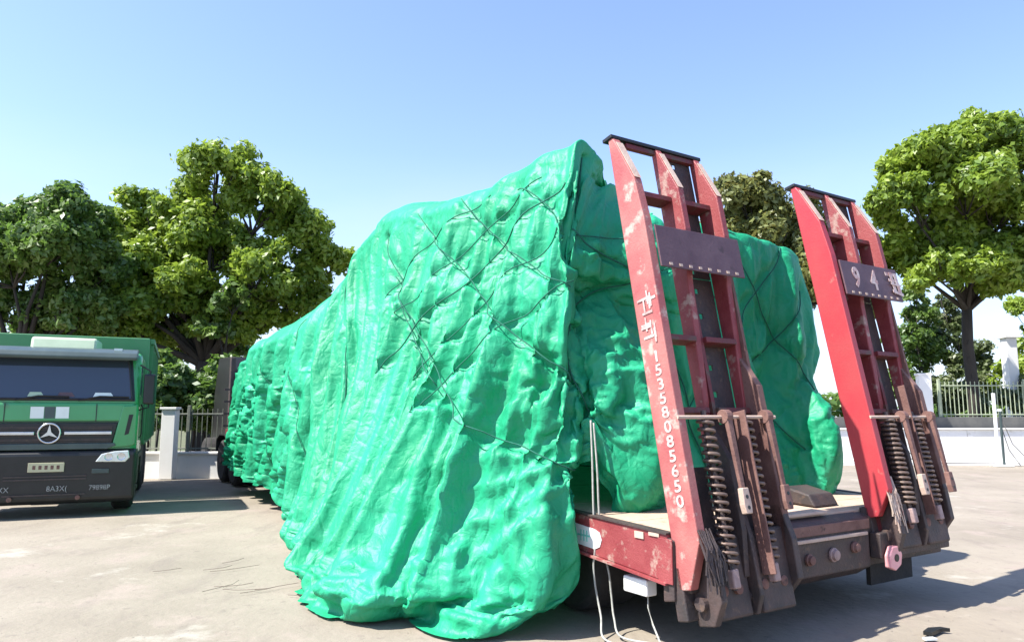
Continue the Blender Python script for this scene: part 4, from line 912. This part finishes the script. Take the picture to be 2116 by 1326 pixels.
# ------------------------------------------------------------ walls, fences, posts
def wall(name, x0, x1, y, h, th, label):
    e = empty(name, ((x0+x1)/2, y, 0)); tag(e, label, 'wall'); return e
M_iron = mat('painted_iron', (.10, .11, .09), (.16, .17, .13), rough=.6, scale=5)
M_ironpale = mat('pale_green_iron', (.38, .42, .28), (.30, .34, .22), rough=.6, scale=5)
wr = wall('boundary_wall', 9, 34, 24.4, 1.15, .3, 'long low whitewashed wall behind the yard at right')
def P_(par, x0, x1, y0, y1, z0, z1, name, m, bevel=.01):
    off = Vector((0,0,0)); q = par
    while q: off += q.location; q = q.parent
    b = MB(); b.box(x0-off.x, x1-off.x, y0-off.y, y1-off.y, z0-off.z, z1-off.z); return b.build(name, m, par, bevel=bevel)
for k in range(9):
    x0 = 9+k*2.9; P_(wr, x0, x0+2.888, 24.3, 24.6, -.05, 1.12, 'wall_panel', M_wall)
    P_(wr, x0, x0+2.888, 24.24, 24.66, 1.123, 1.17, 'coping', M_wall)
P_(wr, 9, 35, 24.12, 24.29, -.05, .10, 'plinth_kerb', M_wall)
P_(wr, 9, 35, 24.9, 25.2, .0, 1.53, 'planter_edge', M_kerbdark)
def railing(name, x0, x1, y, z0, z1, step, m, label, pw=.018):
    e = empty(name, ((x0+x1)/2, y, z0)); tag(e, label, 'railing')
    P_(e, x0, x1, y-.02, y+.02, z0+.06, z0+.10, 'rail', m); P_(e, x0, x1, y-.02, y+.02, z1-.16, z1-.12, 'rail', m)
    n = int((x1-x0)/step); base_o = None
    for k in range(n):
        x = x0+.06+k*step
        if base_o is None: base_o = P_(e, x, x+pw, y-.0095, y+.0095, z0, z1, 'bar', m, bevel=0)
        else:
            c = base_o.copy(); COL.objects.link(c); c.location.x += k*step
    for k in range(int((x1-x0)/2.9)+1):
        P_(e, x0+k*2.9-.04, x0+k*2.9+.04, y-.04, y+.04, z0, z1+.08, 'post', m)
    return e
railing('iron_railing', 14.4, 26, 25.05, 1.532, 2.72, .145, M_ironpale, 'pale iron railing on the dark planter edge at right')
pr = empty('gate_pillar', (13.75, 24.75, 0)); tag(pr, 'tall white pillar beside the right ramp at the end of the railing', 'pillar')
P_(pr, 13.55, 13.97, 24.67, 24.88, 0, 2.9, 'shaft', M_wall); P_(pr, 13.51, 14.01, 24.665, 24.885, 2.902, 2.98, 'cap', M_wall)
wp = empty('white_column', (19.6, 29, 0)); tag(wp, 'pale distant column standing behind the railing at far right', 'column')
P_(wp, 19.35, 19.75, 28.8, 29.2, 0, 4.6, 'shaft', M_wall); P_(wp, 19.25, 19.85, 28.7, 29.3, 4.602, 4.75, 'cap', M_wall)
# guyed stand in front of the wall
gs = empty('guyed_post', (15.35, 23.6, 0)); tag(gs, 'slim white post braced by cables in front of the white wall', 'post')
P_(gs, 15.25, 15.33, 23.56, 23.64, 0, 2.28, 'post', M_white); P_(gs, 15.42, 15.48, 23.56, 23.62, 0, 1.7, 'post', M_visor); P_(gs, 15.25, 15.5, 23.57, 23.61, 1.705, 1.78, 'head_plate', M_white)
P_(gs, 15.1, 15.65, 23.4, 23.8, 0, .05, 'foot_plate', M_white)
for pts in ([(.1,0,1.6),(.35,-.1,.7),(.75,-.3,.12),(1.0,-.4,.02)], [(.12,0,1.2),(.3,0,.5),(.55,-.1,.03)], [(-.1,0,.12),(-1.2,.05,.1),(-2.6,0,.1),(-3.3,.1,.6)], [(-2.3,.1,.04),(-2.9,.1,.5),(-3.2,.1,1.0)]):
    b = MB(); b.tube(pts, .014, 5); b.build('guy_cable', M_kerbdark, gs)
# left wall + railing + pillar
wl = wall('low_wall', -17, -4.6, 19.2, .62, .25, 'low pale wall seen between the dump truck and the trailer')
for k in range(5):
    x0 = -17+k*2.5; P_(wl, x0, x0+2.49, 19.05, 19.3, -.05, .6, 'wall_panel', M_wall)
P_(wl, -17, -4.6, 19.0, 19.35, .602, .66, 'coping', M_wall)
railing('iron_railing', -17, -4.7, 19.18, .661, 1.75, .13, M_iron, 'dark iron railing on the low wall between the truck and the trailer')
pp = empty('fence_pillar', (-8.62, 18.8, 0)); tag(pp, 'square white fence pillar between the dump truck and the tractor unit', 'pillar')
P_(pp, -8.80, -8.46, 18.72, 18.98, 0, 1.72, 'shaft', M_wall); P_(pp, -8.84, -8.42, 18.68, 18.985, 1.722, 1.78, 'cap', M_wall)

# ------------------------------------------------------------ trees
def leaves(blobs, n, size, seed, flat=.35):
    """blobs: list of (cx,cy,cz,r); leaf quads spread through shells of the clumps"""
    r = np.random.RandomState(seed); B = np.array(blobs); vol = B[:, 3]**2.2; k = r.choice(len(B), n, p=vol/vol.sum())
    d = r.normal(size=(n, 3)); d /= np.linalg.norm(d, axis=1, keepdims=True)
    # lumpy surface of each clump
    rad = B[k, 3]*(.35+.7*r.rand(n)**.8)
    rad *= .82+.3*np.sin(d[:, 0]*5+B[k, 0]*3)*np.sin(d[:, 1]*5+B[k, 1]*2+d[:, 2]*4)
    c = B[k, :3] + d*rad[:, None]*np.array([1, 1, .85])
    nrm = d*.7 + r.normal(size=(n, 3))*.55 + np.array([0, 0, flat]); nrm /= np.linalg.norm(nrm, axis=1, keepdims=True)
    t = np.cross(nrm, r.normal(size=(n, 3))); t /= np.linalg.norm(t, axis=1, keepdims=True); b = np.cross(nrm, t)
    s = size*(.6+.8*r.rand(n))[:, None]
    v = np.stack([c-t*s, c-b*s*.5+nrm*s*.12, c+t*s, c+b*s*.5+nrm*s*.12], 1).reshape(-1, 3)
    f = np.arange(n*4).reshape(n, 4)
    return v, f
def subblobs(main, per, seed, scale=.42):
    r = np.random.RandomState(seed); out = []
    for (x, y, z, R) in main:
        for _ in range(per):
            d = r.normal(size=3); d /= np.linalg.norm(d)
            if d[2] < -.5: d[2] *= -.3
            q = R*(.55+.45*r.rand()); out.append((x+d[0]*q, y+d[1]*q, z+d[2]*q*.9, R*scale*(.6+.7*r.rand())))
    return out
def tree(x, y, main, n, size, m, label, seed, trunk_r=.22, group=None, per=12, fork=None, name='tree', trunk_to=None, scale=.42):
    e = empty(name, (x, y, 0)); tag(e, label, 'tree', group)
    main = [(a-x, b-y, c, r*1.12) for a, b, c, r in main]
    sb = subblobs(main, int(per*1.9), seed, scale*.92)
    v, f = leaves(sb, n, size, seed); mesh_np('crown', v, f, m, e)
    t = MB(); rr = random.Random(seed); fk = fork or min(b[2]-b[3] for b in main)*.9+.3
    t.tube([(0,0,-.1), (.02,.03,fk*.4), (-.05,.04,fk*.75), (.0,0,fk)], [trunk_r*1.25, trunk_r, trunk_r*.9, trunk_r*.85], 10)
    for (a, b, c, r) in main:
        mid = Vector((a*.45+rr.uniform(-.2,.2), b*.45, fk+(c-fk)*.5))
        t.tube([(0,0,fk-.15), mid, (a, b, c)], [trunk_r*.5, trunk_r*.24, trunk_r*.09], 7)
        for _ in range(4):
            d = Vector((rr.uniform(-1,1), rr.uniform(-1,1), rr.uniform(-.1,1))).normalized()*r*.85
            t.tube([mid.lerp(Vector((a,b,c)), .6), Vector((a,b,c))*.7+mid*.3+d*.5, Vector((a,b,c))+d], [trunk_r*.2, trunk_r*.11, .015], 5)
    t.build('trunk', M_bark, e, smooth=True)
    return e
def px(x, y, Y):   # helper used only to note where tree clumps stand (x, height) at a given distance
    a = (x-1058)/1528; b = (663-y)/1528; cp, sp = math.cos(PITCH), math.sin(PITCH)
    t = Y/(cp-b*sp); return (a*t, CAM_H+(sp+b*cp)*t)
def blobs_at(lst, Y, seed=0):
    r = random.Random(seed); o = []
    for (x, y, rp) in lst:
        X, Zc = px(x, y, Y); o.append((X, Y+r.uniform(-1.1, 1.1), Zc, rp/1528*Y))
    return o
big = blobs_at([(470,375,70),(380,440,75),(265,455,70),(560,430,72),(440,510,85),(300,560,80),(610,475,65),(655,545,60),(560,580,70),(300,645,62),(350,690,55),(270,600,60),(250,660,50),(290,700,45),(460,680,55),(540,660,55),(380,640,60),(330,600,60),(400,520,80),(240,520,50),(420,610,60),(500,620,60),(610,610,55)], 25, 1)
tree(-10.4, 25, big, 120000, .11, M_leaf_yg, 'big yellow-green camphor tree with the tall peak behind the tractor unit', 3, .30, per=13, fork=3.4)
dark = blobs_at([(100,450,75),(20,470,70),(150,520,70),(60,560,80),(130,610,70),(10,640,70),(90,670,60),(180,660,50),(205,560,55),(195,640,50),(-60,520,90),(150,455,50)], 22.5, 2)
tree(-15.0, 22.5, dark, 80000, .11, M_leaf_dk, 'dark green tree behind the dump truck at the left edge', 5, .24, per=13, fork=2.8)
mid_ = blobs_at([(1540,430,62),(1610,430,60),(1580,500,75),(1500,500,60),(1655,480,55),(1600,600,80),(1680,620,70)], 26, 3)
tree(9.3, 26, mid_, 42000, .12, M_leaf_br, 'brownish round-topped tree seen between the two ramps', 8, .22, per=12)
rgt = blobs_at([(2000,300,70),(1900,360,75),(2080,330,75),(1850,440,62),(1960,420,85),(2070,440,80),(1870,520,55),(1960,520,70),(2150,400,90),(2090,530,60),(2180,520,80),(1840,360,40),(2000,560,60),(1900,580,45),(2060,590,50),(1980,490,80)], 23.8+1.6, 4)
tree(16.1, 25.9, rgt, 100000, .12, M_leaf_yg, 'large spreading tree with a dark trunk at the right edge', 12, .20, per=13, fork=5.4)
# smaller trees and bushes further back
far = [(1910,700,30,38,'slender dark tree'),(1955,680,26,40,'thin pale tree')]
t1 = blobs_at([(1900,610,26),(1915,650,34),(1905,700,44),(1925,740,48),(1895,790,50)], 33, 5); tree(18.3, 33, t1, 14000, .10, M_leaf_dk, 'narrow dark tree just right of the right ramp', 21, .12, per=12, scale=.36)
t2 = blobs_at([(1965,630,26),(1975,670,34),(1955,710,40),(1985,750,46),(1960,800,50)], 34, 6); tree(20.3, 34, t2, 13000, .10, M_leaf_pale, 'pale slender tree left of the big trunk at right', 22, .10, per=12, scale=.36)
t3 = blobs_at([(2110,640,34),(2120,700,40),(2105,780,44),(2140,760,60)], 31, 7); tree(21.6, 31, t3, 9000, .12, M_leaf_yg, 'bright small tree at the far right edge behind the railing', 23, .12, per=8, scale=.5)
def bush(name, lst, Y, n, m, label, seed, size=.11):
    B = blobs_at(lst, Y, seed); x = sum(b[0] for b in B)/len(B); e = empty(name, (x, Y, 0)); tag(e, label, 'bush')
    sb = subblobs([(a-x, b-Y, c, r) for a, b, c, r in B], 10, seed, .5); v, f = leaves(sb, n, size, seed); mesh_np('foliage', v, f, m, e)
    t = MB()
    for (a, b, c, r) in B: t.tube([(a-x, b-Y, -.05), (a-x+.1, b-Y, max(.3, c*.5)), (a-x, b-Y, max(.4, c))], [.05, .035, .012], 5)
    t.build('stem', M_bark, e); return e
bush('bush', [(1900,820,32),(1940,835,30),(1980,825,34),(2020,835,28)], 28, 12000, M_leaf_pale, 'pale bushes behind the railing left of the big trunk', 31)
bush('bush', [(2060,830,34),(2100,825,38),(2150,820,44)], 28.6, 10000, M_leaf_pale, 'pale bushes behind the railing right of the big trunk', 32)
bush('bush', [(345,790,60),(390,820,60),(430,800,62),(320,860,50),(410,880,52),(455,870,50)], 21.5, 22000, M_leaf_dk, 'dense dark bushes behind the fence pillar and railing', 33)
bush('bush', [(345,700,45),(400,720,50),(460,725,50),(310,740,45)], 27.5, 9000, M_leaf_dk, 'dark shrubs under the big camphor tree', 34)
bush('bush', [(180,700,60),(100,720,60),(20,720,60),(250,720,55)], 26, 14000, M_leaf_dk, 'dark hedge rising behind the dump truck', 35)
for k, (xx, hh, lb) in enumerate(((-13.4, 5, 'thin bare-stemmed young tree above the dump truck body'), (-9.2, 6, 'leaning slim tree under the big camphor crown'))):
    main = [(xx+.3, 23.5, hh*.85, .7), (xx-.3, 23.8, hh*.7, .6)]; tree(xx, 23.6, main, 2500, .11, M_leaf_dk, lb, 40+k, .09, per=5)
# far tree line that closes the horizon
def treeline():
    r = np.random.RandomState(9); bl = []
    for x in np.arange(-110, 130, 2.4): bl.append((x+r.uniform(-1, 1), 85+r.uniform(-5, 5), 1.4+r.rand()*1.6, 2.0+r.rand()*1.0))
    v, f = leaves(bl, 40000, .5, 77); o = mesh_np('distant_treeline', v, f, M_leaf_dk); tag(o, 'distant dark green tree line on the horizon', 'trees', kind='stuff')
treeline()
M_twig = mat('twig', (.14, .11, .085), (.18, .14, .11), rough=.9, scale=9)
def twigs():
    r = random.Random(4)
    for (cx, cy, n, lb) in ((T3(4.9,-2.1,0).x, T3(4.9,-2.1,0).y, 4, 'scattered thin twigs on the yard left of the tarpaulin'), (T3(3.5,-1.75,0).x, T3(3.5,-1.75,0).y, 7, 'thin twigs lying close to the tarpaulin hem')):
        b = MB()
        for k in range(n):
            x, y, a = r.uniform(-.45, .45), r.uniform(-.3, .3), r.uniform(-.6, .9); l_ = r.uniform(.2, .5)
            p = [(x+math.cos(a+.5*t*r.uniform(-1, 1))*l_*t, y+math.sin(a+.5*t)*l_*t, .005+.01*t) for t in (0, .33, .66, 1)]
            b.tube(p, .0025, 4)
        o = b.build('twigs', M_twig); o.location = (cx, cy, 0); tag(o, lb, 'twigs', kind='stuff')
twigs()
def grit():
    r = np.random.RandomState(3); n = 2600
    x = r.uniform(-9, 8, n); y = 4.5+14*r.rand(n)**1.5; s_ = r.uniform(.002, .006, n)
    base_v = np.array([(-1,-.7,0),(1,-.8,0),(.8,.9,0),(-.9,.7,0),(.1,0,.8)]); a = r.rand(n)*6.28
    rot = np.stack([np.stack([np.cos(a), -np.sin(a), 0*a], -1), np.stack([np.sin(a), np.cos(a), 0*a], -1), np.stack([0*a, 0*a, 0*a+1], -1)], 1)
    v = np.einsum('nij,kj->nki', rot, base_v)*s_[:, None, None]+np.stack([x, y, 0*x-.004], -1)[:, None]
    f = (np.array([(0,1,4),(1,2,4),(2,3,4),(3,0,4)])[None]+5*np.arange(n)[:, None, None]).reshape(-1, 3)
    o = mesh_np('grit', v.reshape(-1, 3), f, M_joint); tag(o, 'fine dark grit scattered over the concrete yard', 'grit', kind='stuff')
grit()
# small debris on the yard
def debris():
    b = MB(); b.prism([(0,0),(.16,.03),(.22,.0),(.2,.06),(.1,.09),(-.02,.05)], 2, .0, .025); o = b.build('litter', M_black); o.location = T3(-.62, 1.9, .004); o.rotation_euler.z = .5; tag(o, 'crumpled dark scrap on the ground near the shadow edge', 'litter')
    b = MB(); b.prism([(0,0),(.09,.02),(.08,.06),(.0,.05)], 2, .0, .012); o = b.build('litter', M_white); o.location = T3(-.66, 1.75, .004); tag(o, 'small white paper scrap on the ground in the shadow edge', 'litter')
debris()
